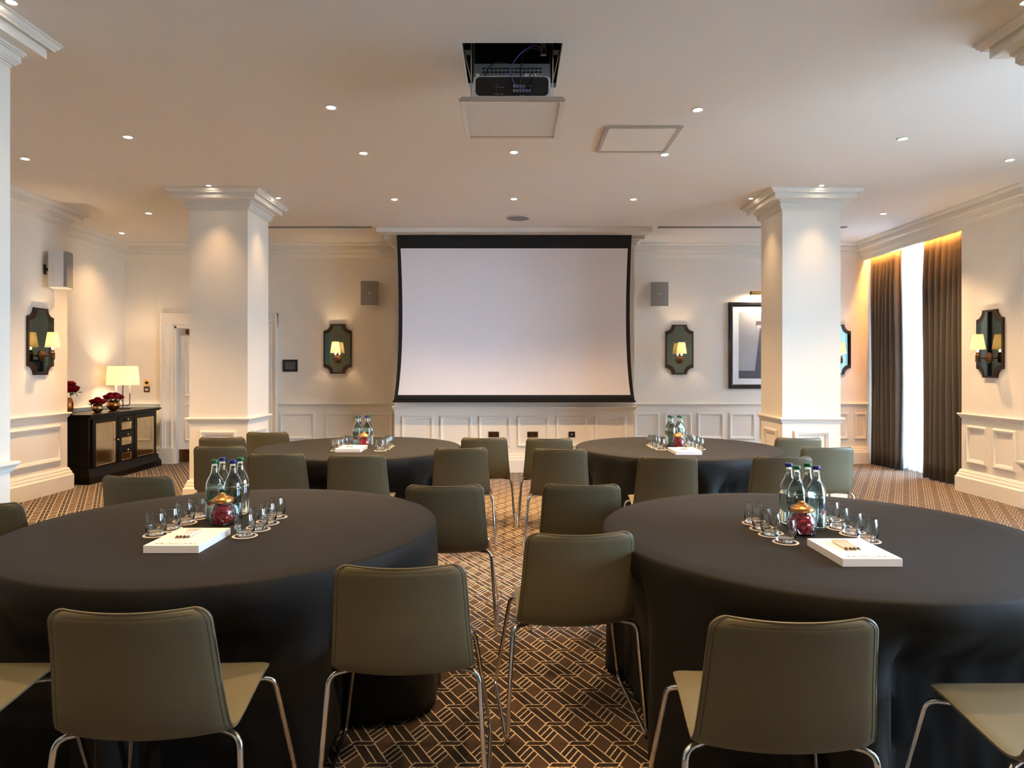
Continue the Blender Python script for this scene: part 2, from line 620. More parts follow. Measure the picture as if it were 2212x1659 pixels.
CORN = [(0.18, 0), (0.18, .012), (.173, .014), (.170, .024), (.163, .034), (.153, .040), (.152, .051), (.143, .051), (.138, .044),
        (.122, .044), (.122, .103), (.058, .103), (.054, .106), (.054, .119), (.047, .121), (.044, .128), (.036, .130), (.036, .168),
        (.030, .170), (.027, .178), (.019, .184), (.018, .190), (.008, .192), (.006, .202), (0, .204)]
CORN = [(o, CEIL - d) for (o, d) in CORN]
RAIL = [(0, .922), (.030, .922), (.036, .916), (.036, .906), (.028, .900), (.020, .890), (.018, .882), (.012, .880), (.010, .866), (0, .862)]
BASE = [(0, .262), (.012, .258), (.016, .246), (.022, .240), (.022, .226), (.030, .218), (.036, .204), (.036, .188), (.044, .180), (.050, .172), (.050, 0), (0, 0)]

struct(MB().moulding([(XL, YF), (XL, 6.9), (PL, 6.9), (PL, 8.2), (XL, 8.2), (XL, YB), (BX0, YB), (BX0, BY), (BX1, BY), (BX1, YB),
                      (PR, YB), (PR, 7.1), (XR, 7.1), (XR, YF)], CORN, closed=True).build('trim_1', 'trim', smooth=25))
tag(bpy.data.objects['trim_1'], 'cream stepped cornice running round the top of the walls')
AL, AR_ = -5.335, -3.565         # outer edges of the door architrave
LEFT_PATH = [(XL, YF), (XL, 6.9), (PL, 6.9), (PL, 8.2), (XL, 8.2), (XL, YB), (AL, YB)]
BACK_PATH = [(AR_, YB), (BX0, YB), (BX0, BY), (BX1, BY), (BX1, YB), (PR + .10, YB)]
RIGHT_PATH = [(XR, 8.08), (PR, 8.08), (PR, 7.1), (XR, 7.1), (XR, 6.6)]
for i, (side, pth) in enumerate((('left', LEFT_PATH), ('back', BACK_PATH), ('right', RIGHT_PATH))):
    struct(MB().moulding(pth, RAIL).build('trim_%d' % (i + 2), 'trim', smooth=25))
    struct(MB().moulding(pth, BASE).build('baseboard_%s' % side, 'trim', smooth=25))

PANEL = [(0, 0), (.002, .010), (.010, .020), (.020, .022), (.030, .016), (.040, .012), (.046, .004), (.048, 0)]


def panel(parent, cx, cy, nx, ny, w, z0, z1, s=1.0):
    """raised rectangular wainscot moulding on a wall face with normal (nx, ny)"""
    eu = (-ny, nx, 0)
    o = MB().frame((cx, cy, (z0 + z1) / 2), eu, (0, 0, 1), (nx, ny, 0), w, z1 - z0, [(a * s, b * s) for a, b in PANEL]).build(
        'panel_moulding', 'trim', parent, smooth=40)
    return o


for (a, b) in ((597, 682), (694, 767), (777, 851)):      # back wall, left of the breast
    x0, x1 = (a + 8 - CX) * YB / F, (b - 2 - CX) * YB / F
    panel(wall_back, (x0 + x1) / 2, YB, 0, -1, x1 - x0, .37, .775)
for k in range(6):
    x0 = (867 + k * 83.3 - CX) * BY / F
    panel(wall_breast, x0 + .225, BY, 0, -1, .45, .355, .785)
for (a, b) in ((1369, 1424), (1436, 1494), (1506, 1563), (1575, 1631), (1643, 1700), (1712, 1768), (1780, 1832), (1845, 1872)):
    x0, x1 = (a - CX) * YB / F, (b - CX) * YB / F
    panel(wall_back, (x0 + x1) / 2, YB, 0, -1, x1 - x0, .37, .775)
panel(wall_left, PL, 7.55, 1, 0, 1.04, .35, .785, 1.1)
panel(wall_right, PR, 7.81, -1, 0, .34, .345, .785, 1.1)
panel(wall_right, PR, 7.37, -1, 0, .34, .345, .785, 1.1)
panel(wall_left, XL, 9.3, 1, 0, 1.5, .37, .775)

# door in the back wall
door = struct(MB().box(DX0, DX1, YB + .06, YB + .11, 0.004, DZ - .01).build('door_1', 'trim'))
arch = MB()
AP = [(0, 0), (0, .045), (.030, .050), (.040, .036), (.060, .034), (.075, .022), (.130, .020), (.145, .032), (.165, .030), (.180, .014), (.200, .010), (.200, 0)]
for (x, s) in ((AL, 1), (AR_, -1)):
    pts = [(x + s * o, YB - h, .20) for (o, h) in AP]
    arch.prism(pts, (0, 0, 2.285 - .20))
ptsT = [(AL, YB - h, 2.285 - o) for (o, h) in AP]
arch.prism(ptsT, (AR_ - AL, 0, 0))
arch.build('architrave', 'trim', door, smooth=25)
for (a, b) in ((AL - .005, AL + .205), (AR_ - .205, AR_ + .005)):
    MB().box(a, b, YB - .058, YB, 0, .235).build('plinth_block', 'trim', door, bevel=.004)
jb = MB().box(DX0 - .0, DX0 + .03, YB - .02, YB + .06, 0, DZ).box(DX1 - .03, DX1, YB - .02, YB + .06, 0, DZ).box(DX0, DX1, YB - .02, YB + .06, DZ - .03, DZ)
jb.build('door_jamb', 'trim', door)
for cx in (-4.79, -4.11):
    for (z0, z1) in ((1.02, 1.95), (.34, .90)):
        MB().frame((cx, YB + .06, (z0 + z1) / 2), (1, 0, 0), (0, 0, 1), (0, -1, 0), .44, z1 - z0, [(a * .6, b * .7) for a, b in PANEL]).build(
            'panel_moulding', 'trim', door, smooth=40)
    MB().box(cx - .31, cx + .31, YB + .055, YB + .06, .01, .21).build('kick_plate', 'kick', door)
    MB().box(cx - .18, cx + .06, YB - .01, YB + .06, DZ - .125, DZ - .045).build('door_closer', 'bronze', door, bevel=.006)
MB().box(-4.452, -4.448, YB + .054, YB + .062, .01, DZ - .03).build('meeting_gap', 'cavity', door)

# unseen ground outside the windows, added to cut low skylight on the ceiling
struct(MB().box(XR + .6, 60, -40, 50, -.7, -.6).build('ground', 'bounce_ground'))

# windows in the right wall
for i, (a, b) in enumerate(WIN):
    fr = MB()
    fr.box(XR + .05, XR + .14, a, a + .07, WZ0, WZ1).box(XR + .05, XR + .14, b - .07, b, WZ0, WZ1)
    fr.box(XR + .05, XR + .14, a, b, WZ0, WZ0 + .08).box(XR + .05, XR + .14, a, b, WZ1 - .07, WZ1)
    fr.box(XR + .06, XR + .13, (a + b) / 2 - .025, (a + b) / 2 + .025, WZ0, WZ1)
    w = struct(fr.build('window_%d' % (i + 1), 'trim'))
    MB().box(XR + .09, XR + .094, a + .07, (a + b) / 2 - .025, WZ0 + .08, WZ1 - .07).build('pane', 'pane', w)
    MB().box(XR + .09, XR + .094, (a + b) / 2 + .025, b - .07, WZ0 + .08, WZ1 - .07).build('pane', 'pane', w)

# ------------------------------------------------------------------ columns
CW = .62


def make_column(x0, y0, label):
    t = thing('column', label, 'column', (x0 + CW / 2, y0 + CW / 2, 0), group='square columns')
    h = CW / 2
    sq = [(-h, -h), (h, -h), (h, h), (-h, h)]
    MB().box(-h, h, -h, h, 0, CEIL - .01).build('shaft', 'wall', t)
    MB().moulding(sq, CORN, closed=True).build('capital', 'trim', t, smooth=25)
    MB().moulding(sq, RAIL, closed=True).build('chair_rail', 'trim', t, smooth=25)
    MB().moulding(sq, BASE, closed=True).build('base', 'trim', t, smooth=25)
    for (nx, ny) in ((0, -1), (1, 0), (0, 1), (-1, 0)):
        panel(t, nx * h, ny * h, nx, ny, .39, .35, .785, 1.15)
    return t


make_column(-3.435, 7.27, 'square cream column left of the screen, beside the door')
make_column(2.878, 7.27, 'square cream column right of the screen, before the framed picture')
make_column(-3.435, 3.21, 'nearest square column at the left edge, lit blue by daylight')
make_column(2.885, 3.21, 'nearest square column at the right edge, only its capital in view')

# ------------------------------------------------------------------ chairs
def lerp_tab(tab, s):
    for i in range(len(tab) - 1):
        if s <= tab[i + 1][0]:
            u = (s - tab[i][0]) / (tab[i + 1][0] - tab[i][0])
            return tab[i][1] + (tab[i + 1][1] - tab[i][1]) * u
    return tab[-1][1]


def make_chair():
    t = thing('conference_chair', 'x', 'chair', group='olive leather chairs')
    key = [(0, .232, .446), (0, .222, .460), (0, .150, .464), (0, .02, .455), (0, -.10, .450), (0, -.158, .455), (0, -.196, .478),
           (0, -.212, .52), (0, -.229, .60), (0, -.248, .70), (0, -.268, .79), (0, -.276, .822)]
    dense = smooth_path(key, 10)
    L = [0.0]
    for i in range(1, len(dense)):
        L.append(L[-1] + (dense[i] - dense[i - 1]).length)
    tot = L[-1]

    def P(s):
        s = max(0, min(1, s)) * tot
        for i in range(len(L) - 1):
            if s <= L[i + 1] + 1e-9:
                u = (s - L[i]) / max(1e-9, L[i + 1] - L[i])
                return dense[i].lerp(dense[i + 1], u)
        return dense[-1]

    def Nn(s):
        d = (P(s + .01) - P(s - .01)).normalized()
        return Vector((0, -d.z, d.y)) * -1    # towards the sitter (up on the seat, forward on the back)

    sb = .53                                   # where the seat turns into the back
    halfw = [(0, .205), (.25, .215), (.48, .228), (.55, .230), (.75, .216), (1, .203)]
    dish = [(0, .0), (.1, .004), (.45, .012), (.55, .026), (.7, .030), (1, .026)]
    TH, RC = .016, .036

    def point(s, u, off):
        d = min(s, 1 - s) * tot
        w = lerp_tab(halfw, s)
        if d < RC:
            w = w - RC + math.sqrt(max(0, RC * RC - (RC - d) ** 2))
        n = Nn(s)
        # edges thin to a rounded rim
        e = abs(u)
        th = off * TH * (1 - .55 * max(0, (e - .86) / .14) ** 2)
        if d < .02:
            th *= .45 + .55 * d / .02
        return P(s) + Vector((w * u, 0, 0)) - n * (1 - u * u) * lerp_tab(dish, s) + n * (th if off else 0)

    def samples(s0, s1, n):
        e = RC / tot
        a, b = max(s0, e), min(s1, 1 - e)
        lo = [e * (1 - math.cos(math.pi / 2 * k / 9)) for k in range(9)] if s0 < e else []
        mid = [a + (b - a) * i / n for i in range(n + 1)]
        hi = [1 - v for v in [e * (1 - math.cos(math.pi / 2 * (1 - k / 9))) for k in range(1, 10)]] if s1 > 1 - e else []
        return lo + mid + hi

    def shell(s0, s1, ns, nt=18):
        mb = MB()
        ss = samples(s0, s1, ns)
        ns = len(ss) - 1
        vs, fs = [], []
        us = [-math.cos(math.pi * j / nt) * .5 + (2 * j / nt - 1) * .5 for j in range(nt + 1)]
        for off in (.5, -.5):
            for i in range(ns + 1):
                s = ss[i]
                for u in us:
                    vs.append(point(s, u, off))
        W = nt + 1
        B = (ns + 1) * W
        for i in range(ns):
            for j in range(nt):
                a = i * W + j
                fs.append((a, a + 1, a + W + 1, a + W))
                fs.append((B + a, B + a + W, B + a + W + 1, B + a + 1))
        for i in range(ns):
            fs.append((i * W, (i + 1) * W, B + (i + 1) * W, B + i * W))
            fs.append((i * W + nt, B + i * W + nt, B + (i + 1) * W + nt, (i + 1) * W + nt))
        for j in range(nt):
            fs.append((j, B + j, B + j + 1, j + 1))
            k = ns * W + j
            fs.append((k, k + 1, B + k + 1, B + k))
        mb._add(vs, fs)
        return mb

    shell(0, sb, 24).build('seat', 'leather', t, smooth=50)
    back = shell(sb - .006, 1, 26).build('backrest', 'leather', t, smooth=50)

    def rim(s0, s1, off, k=1.0):
        pts = []
        ss = samples(s0, s1, 16)
        for s in ss:
            pts.append(point(s, -1 * k, off))
        for j in range(1, 16):
            pts.append(point(s1, (-1 + 2 * j / 16) * k, off))
        for s in ss[::-1]:
            pts.append(point(s, 1 * k, off))
        return pts
    MB().tube(rim(sb, 1, 0), .0042, 6).build('piping', 'piping', back, smooth=60)
    MB().tube(rim(sb, .985, -.42, .955), .0016, 4).build('stitching', 'stitch', back, smooth=60)
    for sx in (-1, 1):
        path = [(.07 * sx, -.060, .430), (.246 * sx, -.176, .436), (.274 * sx, -.225, .0095), (.286 * sx, .285, .0095),
                (.224 * sx, .205, .425), (.10 * sx, .16, .430)]
        MB().tube(fillet(path, .034, 6), .009, 8).build('sled_leg', 'chrome', t, smooth=60)
    MB().tube([(-.10, .16, .430), (.10, .16, .430)], .009, 8).build('cross_bar', 'chrome', t, smooth=60)
    MB().tube([(-.07, -.060, .430), (.07, -.060, .430)], .009, 8).build('cross_bar', 'chrome', t, smooth=60)
    return t


# px of the left and right top corners of each backrest, its height in the picture and a small turn (degrees, + is to the left)
CH = [
    (109, 460, 1311, 2.5, 'olive leather chair in front of the near left table, back to us, seat showing'),
    (728, 1003, 1218, 2.0, 'olive leather chair on the left of the aisle, nearest of that side'),
    (1540, 1883, 1330, -2.5, 'olive leather chair in front of the near right table, back to us'),
    (1140, 1364, 1149, 5.0, 'olive leather chair on the right of the aisle, nearest of that side'),
    (880, 1042, 1047, 1.0, 'dark chair behind the right rim of the near left table, beside the aisle'),
    (1175, 1337, 1045, -2.0, 'dark chair behind the left rim of the near right table, beside the aisle'),
    (938, 1053, 967, 1.0, 'chair at the right front of the far left table, beside the aisle'),
    (1152, 1268, 969, -1.0, 'chair at the left front of the far right table, beside the aisle'),
    (999, 1093, 945, 0.0, 'chair furthest up the aisle on its left, below the wall sockets'),
    (1139, 1234, 946, 0.0, 'chair furthest up the aisle on its right, below the wall sockets'),
    (710, 832, 983, 1.0, 'chair centred in front of the far left table, pale seat edge showing'),
    (540, 655, 980, 2.0, 'chair in front of the far left table, just right of the near bottles'),
    (422, 530, 964, 2.0, 'chair directly behind the bottles of the near left table'),
    (434, 527, 944, 2.0, 'chair whose top shows against the panel of the left column'),
    (536, 621, 933, 0.0, 'chair at the left rim of the far left table, just right of the column'),
    (228, 369, 1027, -2.0, 'dark green looking chair behind the near left table, before the sideboard'),
    (-118, 33, 1085, 0.0, 'chair cut by the left edge, beside the near left table'),
    (None, -1.705, 1.775, 0.0, 'chair at the lower left corner, only its seat in view'),
    (None, 1.495, 1.63, 0.0, 'chair at the lower right corner, only its seat in view'),
    (1381, 1503, 987, -1.0, 'chair centred in front of the far right table'),
    (1633, 1745, 986, -2.0, 'chair in front of the far right table, directly behind the near right bottles'),
    (1734, 1838, 965, -1.0, 'chair standing clear right of the near right bottles, before the curtains'),
    (1679, 1768, 945, -1.0, 'chair at the right rim of the far right table, below the right column'),
]
CHAIRS = []
proto = make_chair()
for i, (a, b, c, yaw, lab) in enumerate(CH):
    o = proto if i == 0 else copy_tree(proto)
    if a is None:
        x, ytop = b, c
    else:
        ytop = F * (H - .822) / (c - CY)
        x = ((a + b) / 2 - CX) * ytop / F
    # the corners sit .24 behind the centre of the seat
    y = ytop + .262
    o.location = (x - .262 * math.sin(R_(yaw)), y, 0)
    o.rotation_euler = (0, 0, R_(yaw))
    o['label'] = lab
    CHAIRS.append((o.location.x, o.location.y, R_(yaw)))

# ------------------------------------------------------------------ tables
TABLES = [(-1.255, 3.064, .905, 'near left'), (1.305, 2.935, .905, 'near right'), (-1.36, 6.12, .895, 'far left'), (1.475, 6.12, .895, 'far right')]


def chair_hit(x, y):
    for (cx, cy, yaw) in CHAIRS:
        dx, dy = x - cx, y - cy
        lx = dx * math.cos(yaw) + dy * math.sin(yaw)
        ly = -dx * math.sin(yaw) + dy * math.cos(yaw)
        if abs(lx) < .300 and -.30 < ly < .305:
            return True
    return False


def make_cloth(cx, cy, R, seed):
    rr = random.Random(seed)
    n = 224
    ph = [rr.uniform(0, 6.28) for _ in range(4)]

    def fold(a):
        f = .55 * math.sin(13 * a + ph[0] + .8 * math.sin(3 * a + ph[1])) + .45 * math.sin(21 * a + ph[2] + .9 * math.sin(2 * a + ph[3]))
        return f
    vs = [(0, 0, TZ)]
    fs = []
    rings = [(R * k / 8, TZ, 0) for k in range(1, 8)] + [(R - .012, TZ, 0), (R - .003, TZ - .003, 0), (R + .003, TZ - .010, 0)]
    nz = 22
    for k in range(1, nz + 1):
        u = k / nz
        rings.append((R + .006 + .012 * u, TZ - .012 - u * (TZ - .012 - .022), u))
    for (r, z, u) in rings:
        for k in range(n):
            a = 2 * math.pi * k / n
            amp = .040 * (u ** .75)
            rad = r + amp * fold(a) * (1 if u else 0)
            if u > 0:
                # pushed in by seats
                lo = rad
                w = min(1.0, max(0.0, (.66 - z) / .16))
                q = rad
                while q > R - .42 and chair_hit(cx + q * math.cos(a), cy + q * math.sin(a)):
                    q -= .012
                rad = lo + (q - lo) * w
            vs.append((rad * math.cos(a), rad * math.sin(a), z))
    # soften the dents round the ring
    m = len(rings)
    base = 1
    for it in range(14):
        for i in range(10, m):
            rad = [math.hypot(vs[base + i * n + k][0], vs[base + i * n + k][1]) for k in range(n)]
            for k in range(n):
                a = 2 * math.pi * k / n
                s = min(rad[k], (rad[k - 1] + 2 * rad[k] + rad[(k + 1) % n]) / 4 + .0006)
                vs[base + i * n + k] = (s * math.cos(a), s * math.sin(a), vs[base + i * n + k][2])
    for k in range(n):
        fs.append((0, 1 + k, 1 + (k + 1) % n))
    for i in range(m - 1):
        for k in range(n):
            k2 = (k + 1) % n
            fs.append((1 + i * n + k, 1 + (i + 1) * n + k, 1 + (i + 1) * n + k2, 1 + i * n + k2))
    mb = MB()
    mb._add(vs, fs)
    return mb


for i, (cx, cy, R, nm) in enumerate(TABLES):
    t = thing('round_table', 'round folding table hidden under the %s black cloth' % nm, 'table', (cx, cy, 0), group='round banquet tables')
    MB().lathe([(.02, TZ - .030), (R - .03, TZ - .030), (R - .02, TZ - .026), (R - .02, TZ - .012), (R - .03, TZ - .008), (.02, TZ - .008)], 64).build('tabletop', 'wood', t)
    for sx in (-1, 1):
        for sy in (-1, 1):
            MB().tube([(sx * .22, sy * .16, TZ - .03), (sx * .36, sy * .18, .012)], .013, 8).build('leg', 'chrome', t, smooth=60)
    c = make_cloth(cx, cy, R, 11 + i).build('tablecloth', 'cloth', smooth=60)
    c.location = (cx, cy, 0)
    tag(c, ['floor length black cloth on the round table at the lower left', 'floor length black cloth on the round table at the lower right',
            'floor length black cloth on the small looking round table at the far left',
            'floor length black cloth on the small looking round table at the far right'][i], 'tablecloth', 'black tablecloths')
    sm = c.modifiers.new('thickness', 'SOLIDIFY')
    sm.thickness = .003
    sm.offset = -1


# ------------------------------------------------------------------ things on the tables
def make_bottle(cap):
    t = thing('water_bottle', 'x', 'bottle')
    out = [(.010, .0), (.038, .0), (.041, .004), (.041, .133), (.0400, .1355), (.041, .138), (.041, .148), (.0400, .158), (.0378, .168), (.0345, .178), (.0300, .188), (.0250, .197), (.0205, .205), (.0178, .213), (.0158, .226), (.0145, .242), (.0145, .256), (.0155, .257), (.0155, .262)]
    inn = [(.0118, .262), (.0118, .242), (.0130, .226), (.0150, .213), (.0176, .205), (.0222, .196), (.0272, .187), (.0317, .177), (.0350, .167), (.0371, .157), (.038, .147), (.038, .008), (.034, .005), (.010, .005)]
    MB().lathe(out + inn, 28).build('glass_body', 'bglass', t, smooth=50)
    MB().lathe([(.010, .0052), (.0335, .0055), (.0375, .0085), (.0375, .147), (.0366, .157), (.0345, .167), (.0312, .177), (.0267, .187), (.0217, .196), (.0171, .205), (.0145, .213), (.0126, .226), (.012, .230), (.004, .229)], 28).build(
        'water', 'water', t, smooth=50)
    MB().lathe([(.004, .2565), (.0165, .2565), (.0172, .258), (.0172, .266), (.0150, .2715), (.004, .272)], 24).build('cap', cap, t, smooth=40)
    # printed mark: a navy crossed stroke, a dark line and a red spot, wrapped on the glass
    def patch(pts, r=.0414):
        mb = MB()
        vs = []
        for (u, z) in pts:
            a = -math.pi / 2 + u / r
            vs.append((r * math.cos(a), r * math.sin(a), z))
        mb._add(vs, [tuple(range(len(pts)))])
        return mb

    def stroke(pl, w, name, m):
        mb = MB()
        for (a, b) in zip(pl[:-1], pl[1:]):
            d = (Vector((b[0] - a[0], b[1] - a[1]))).normalized()
            nn = Vector((-d.y, d.x)) * w
            q = patch([(a[0] + nn.x, a[1] + nn.y), (a[0] - nn.x, a[1] - nn.y), (b[0] - nn.x, b[1] - nn.y), (b[0] + nn.x, b[1] + nn.y)])
            mb._add(q.v, q.f)
        return mb.build(name, m, t)
    m = 'navy' if cap == 'bluecap' else 'greencap'
    stroke([(-.017, .114), (-.006, .103), (.006, .096), (.017, .094)], .0022, 'printed_logo', m)
    stroke([(-.017, .088), (-.006, .095), (.004, .104), (.016, .108)], .0022, 'printed_logo', m)
    stroke([(-.013, .118), (-.003, .106)], .0016, 'printed_logo', m)
    stroke([(-.019, .078), (-.005, .078)], .0022, 'printed_lettering', 'ink')
    stroke([(.007, .078), (.019, .078)], .0022, 'printed_lettering', 'ink')
    patch([(-.005, .066), (.005, .066), (.006, .074), (.005, .083), (-.005, .083), (-.006, .074)]).build('printed_badge', 'redprint', t)
    stroke([(-.016, .070), (-.008, .070)], .0012, 'printed_lettering', 'labelwhite')
    return t


def make_tumbler():
    o = [(.006, 0), (.028, 0), (.0335, .004), (.040, .026), (.0415, .042), (.040, .064), (.0365, .088), (.0358, .0905)]
    i = [(.0347, .0905), (.0352, .088), (.0388, .064), (.0402, .042), (.0385, .028), (.030, .0145), (.006, .0125)]
    return MB().lathe(o + i, 32).build('tumbler', 'glass', smooth=50)


def make_coaster():
    t = thing('coaster', 'x', 'coaster')
    MB().lathe([(.004, 0), (.050, 0), (.051, .001), (.050, .002), (.004, .002)], 36).build('card', 'coaster', t, smooth=30)
    MB().lathe([(.028, .0021), (.041, .0021), (.041, .0025), (.028, .0025)], 36, caps=False).build('printed_ring', 'coasterdark', t)
    return t


def make_jar():
    t = thing('sweet_jar', 'x', 'jar')
    o = [(.006, 0), (.045, 0), (.050, .003), (.055, .020), (.056, .040), (.054, .060), (.047, .077), (.040, .086), (.038, .094)]
    i = [(.0355, .094), (.0375, .086), (.0445, .076), (.0510, .059), (.0530, .040), (.052, .021), (.047, .007), (.006, .005)]
    j = MB().lathe(o + i, 36).build('glass_body', 'glass', t, smooth=50)
    cut = MB()
    for k in range(12):
        for s in (-1, 1):
            pts = []
            for q in range(9):
                z = .010 + q * .0075
                r = lerp_tab([(.0, .050), (.020, .0553), (.040, .0563), (.060, .0543), (.077, .0473)], z)
                a = 2 * math.pi * k / 12 + s * q * .085
                pts.append((r * math.cos(a), r * math.sin(a), z))
            cut.tube(pts, .0009, 4)
    cut.build('diamond_cut', 'glass', j, smooth=60)
    l = MB().lathe([(.004, .0945), (.041, .0945), (.0465, .096), (.0475, .099), (.0475, .108), (.046, .111), (.036, .116), (.034, .119), (.027, .121), (.026, .124), (.018, .126), (.017, .129),
                    (.013, .130), (.013, .135), (.010, .1375), (.003, .138)], 36).build('lid', 'copper', t, smooth=35)
    return t


def make_sweet():
    mb = MB()
    vs, fs = [], []
    R = [(-.019, .0075), (-.013, .0028), (-.009, .0078), (0, .0092), (.009, .0078), (.013, .0028), (.019, .0075)]
    n = 8
    for j, (x, r) in enumerate(R):
        for k in range(n):
            a = 2 * math.pi * k / n
            rr = r * (1 + (.25 * (k % 2) if j in (0, 6) else 0))
            vs.append((x, rr * math.cos(a), rr * math.sin(a)))
    for j in range(len(R) - 1):
        for k in range(n):
            fs.append((j * n + k, j * n + (k + 1) % n, (j + 1) * n + (k + 1) % n, (j + 1) * n + k))
    fs += [tuple(range(n))[::-1], tuple((len(R) - 1) * n + k for k in range(n))]
    mb._add(vs, fs)
    return mb.build('wrapped_sweet', 'candy', smooth=40)


def text_mesh(txt, size, space=1.0):
    cu = bpy.data.curves.new('lettering', 'FONT')
    cu.body = txt
    cu.size = size
    cu.align_x = 'CENTER'
    cu.space_character = space
    cu.extrude = .0002
    cu.resolution_u = 3
    ob = bpy.data.objects.new('lettering', cu)
    COL.objects.link(ob)
    dg = bpy.context.evaluated_depsgraph_get()
    me = bpy.data.meshes.new_from_object(ob.evaluated_get(dg))
    bpy.data.objects.remove(ob)
    bpy.data.curves.remove(cu)
    me.name = 'lettering'
    return me


def make_pad():
    t = thing('notepad_stack', 'x', 'notepads')
    MB().box(-.105, .105, -.145, .145, 0, .028).build('paper_block', 'paper', t, bevel=.0006)
    me = text_mesh('PRINCIPAL', .026, 1.35)
    me.materials.clear()
    me.materials.append(M['ink'])
    o = bpy.data.objects.new('printed_lettering', me)
    COL.objects.link(o)
    o.parent = t
    o.location = (.005, -.125, .0283)
    return t


def make_pen():
    t = thing('ballpoint_pen', 'x', 'pen')
    def tub(y0, y1, r0, r1, nm, m):
        MB().tube([(0, y0, .0052), (0, y1, .0052)], [r0, r1], 10).build(nm, m, t, smooth=50)
    tub(-.048, .062, .0048, .0048, 'barrel', 'penwhite')
    tub(-.058, -.048, .0030, .0050, 'grip', 'pendark')
    tub(-.068, -.058, .0010, .0030, 'tip', 'pendark')
    tub(.062, .072, .0030, .0026, 'push_button', 'alu')
    MB().box(-.0012, .0012, .028, .064, .0102, .0114).build('clip', 'alu', t)
    return t


P_bb, P_gb = make_bottle('bluecap'), make_bottle('greencap')
P_t, P_c, P_j, P_s, P_p, P_pen = make_tumbler(), make_coaster(), make_jar(), make_sweet(), make_pad(), make_pen()
used = set()


def place(proto, loc, label, cat, group, rz=0.0, rot=None):
    if proto.name not in used:
        used.add(proto.name)
        o = proto
    else:
        o = copy_tree(proto)
    o.location = loc
    o.rotation_euler = rot if rot else (0, 0, rz)
    return tag(o, label, cat, group)


Zt = TZ + .001
BH = .272
NL_B = [((463.7, 993), 'g', 'front left'), ((503.7, 993), 'b', 'front right'), ((481.4, 988), 'b', 'rear left'), ((519, 988), 'g', 'rear right')]
NR_B = [((1721, 1005.5), 'g', 'front left'), ((1762, 1006), 'b', 'front right'), ((1706, 1000), 'b', 'rear left'), ((1744.7, 1000), 'g', 'rear right')]
NL_G = ([(337, 1156), (367.6, 1143.7), (400, 1130), (426, 1119)], [(529, 1158), (558, 1143.7), (578, 1130.6), (596.6, 1117.6)])
NR_G = ([(1697, 1171.6), (1665, 1155.7), (1645, 1143), (1627.6, 1130.6)], [(1874, 1169), (1841, 1154), (1812.5, 1141.5), (1793, 1127)])


def grid_of(bpx):
    p = [at(x, y, Zt + BH) for ((x, y), c, n) in bpx]
    xl = (p[0][0] + p[2][0]) / 2
    xr = (p[1][0] + p[3][0]) / 2
    yf, yr = (p[0][1] + p[1][1]) / 2, (p[2][1] + p[3][1]) / 2
    xm, ym = (xl + xr) / 2, (yf + yr) / 2
    return xm, ym


ORD = ['nearest', 'second nearest', 'third', 'furthest']
SWEET_SPOTS = []
rs = random.Random(3)
for lay in range(5):
    nring = 5
    for k in range(nring):
        a = 2 * math.pi * (k + .5 * (lay % 2)) / nring
        r = .030 if lay < 4 else .022
        SWEET_SPOTS.append((r * math.cos(a), r * math.sin(a), .0155 + lay * .0138, a + math.pi / 2 + rs.uniform(-.25, .25), rs.uniform(-.3, .3)))


def table_set(nm, bxy, btypes, glasses, jar, pad, pens=True):
    xm, ym = bxy
    for k, (c, pos) in enumerate(btypes):
        dx = -.0425 if 'left' in pos else .0425
        dy = -.0425 if 'front' in pos else .0425
        cap = {'b': 'blue', 'g': 'green'}[c]
        place(P_bb if c == 'b' else P_gb, (xm + dx, ym + dy, Zt), '%s-capped glass water bottle, %s of the four on the %s table' % (cap, pos, nm), 'bottle',
              'water bottles on the %s table' % nm, rz=rnd.uniform(-.5, .5))
    for side, row in zip(('left', 'right'), glasses):
        for k, (gx, gy) in enumerate(row):
            place(P_c, (gx, gy, Zt), 'round coaster under the %s tumbler of the %s row, %s table' % (ORD[k], side, nm), 'coaster', 'coasters on the %s table' % nm, rz=rnd.uniform(0, 6))
            place(P_t, (gx, gy, Zt + .0027), 'clear tumbler, %s of the %s row on the %s table' % (ORD[k], side, nm), 'tumbler', 'tumblers on the %s table' % nm)
    place(P_j, (*jar, Zt), 'glass jar of red sweets with copper lid on the %s table' % nm, 'jar', 'sweet jars')
    for (sx, sy, sz, a, tl) in SWEET_SPOTS:
        place(P_s, (jar[0] + sx, jar[1] + sy, Zt + sz), 'red foil wrapped sweet in the jar on the %s table' % nm, 'sweet', 'red sweets in the jar on the %s table' % nm,
              rot=(rnd.uniform(0, 6), tl * .5, a))
    place(P_p, (*pad, Zt), 'white block of notepads lettered PRINCIPAL on the %s table' % nm, 'notepads', 'notepad stacks')
    for k in range(4):
        place(P_pen, (pad[0] - .012 + (k - 1.5) * .0148, pad[1] + .022, Zt + .0285), 'white pen with dark tip, %s from left on the %s table notepads' % (['first', 'second', 'third', 'fourth'][k], nm),
              'pen', 'pens on the %s table notepads' % nm, rz=R_(rnd.uniform(-2, 2)))


bl = grid_of(NL_B)
br = grid_of(NR_B)
TL = [(c, n) for (_, c, n) in NL_B]
TR = [(c, n) for (_, c, n) in NR_B]
gl = [[at(x, y, Zt)[:2] for (x, y) in row] for row in NL_G]
gr = [[at(x, y, Zt)[:2] for (x, y) in row] for row in NR_G]
jl, jr = (-1.300, bl[1] - .148), (1.222, br[1] - .148)
pl_, pr_ = (-1.285, 2.718), (1.265, 2.54)
table_set('near left', bl, TL, gl, jl, pl_)
table_set('near right', br, TR, gr, jr, pr_)


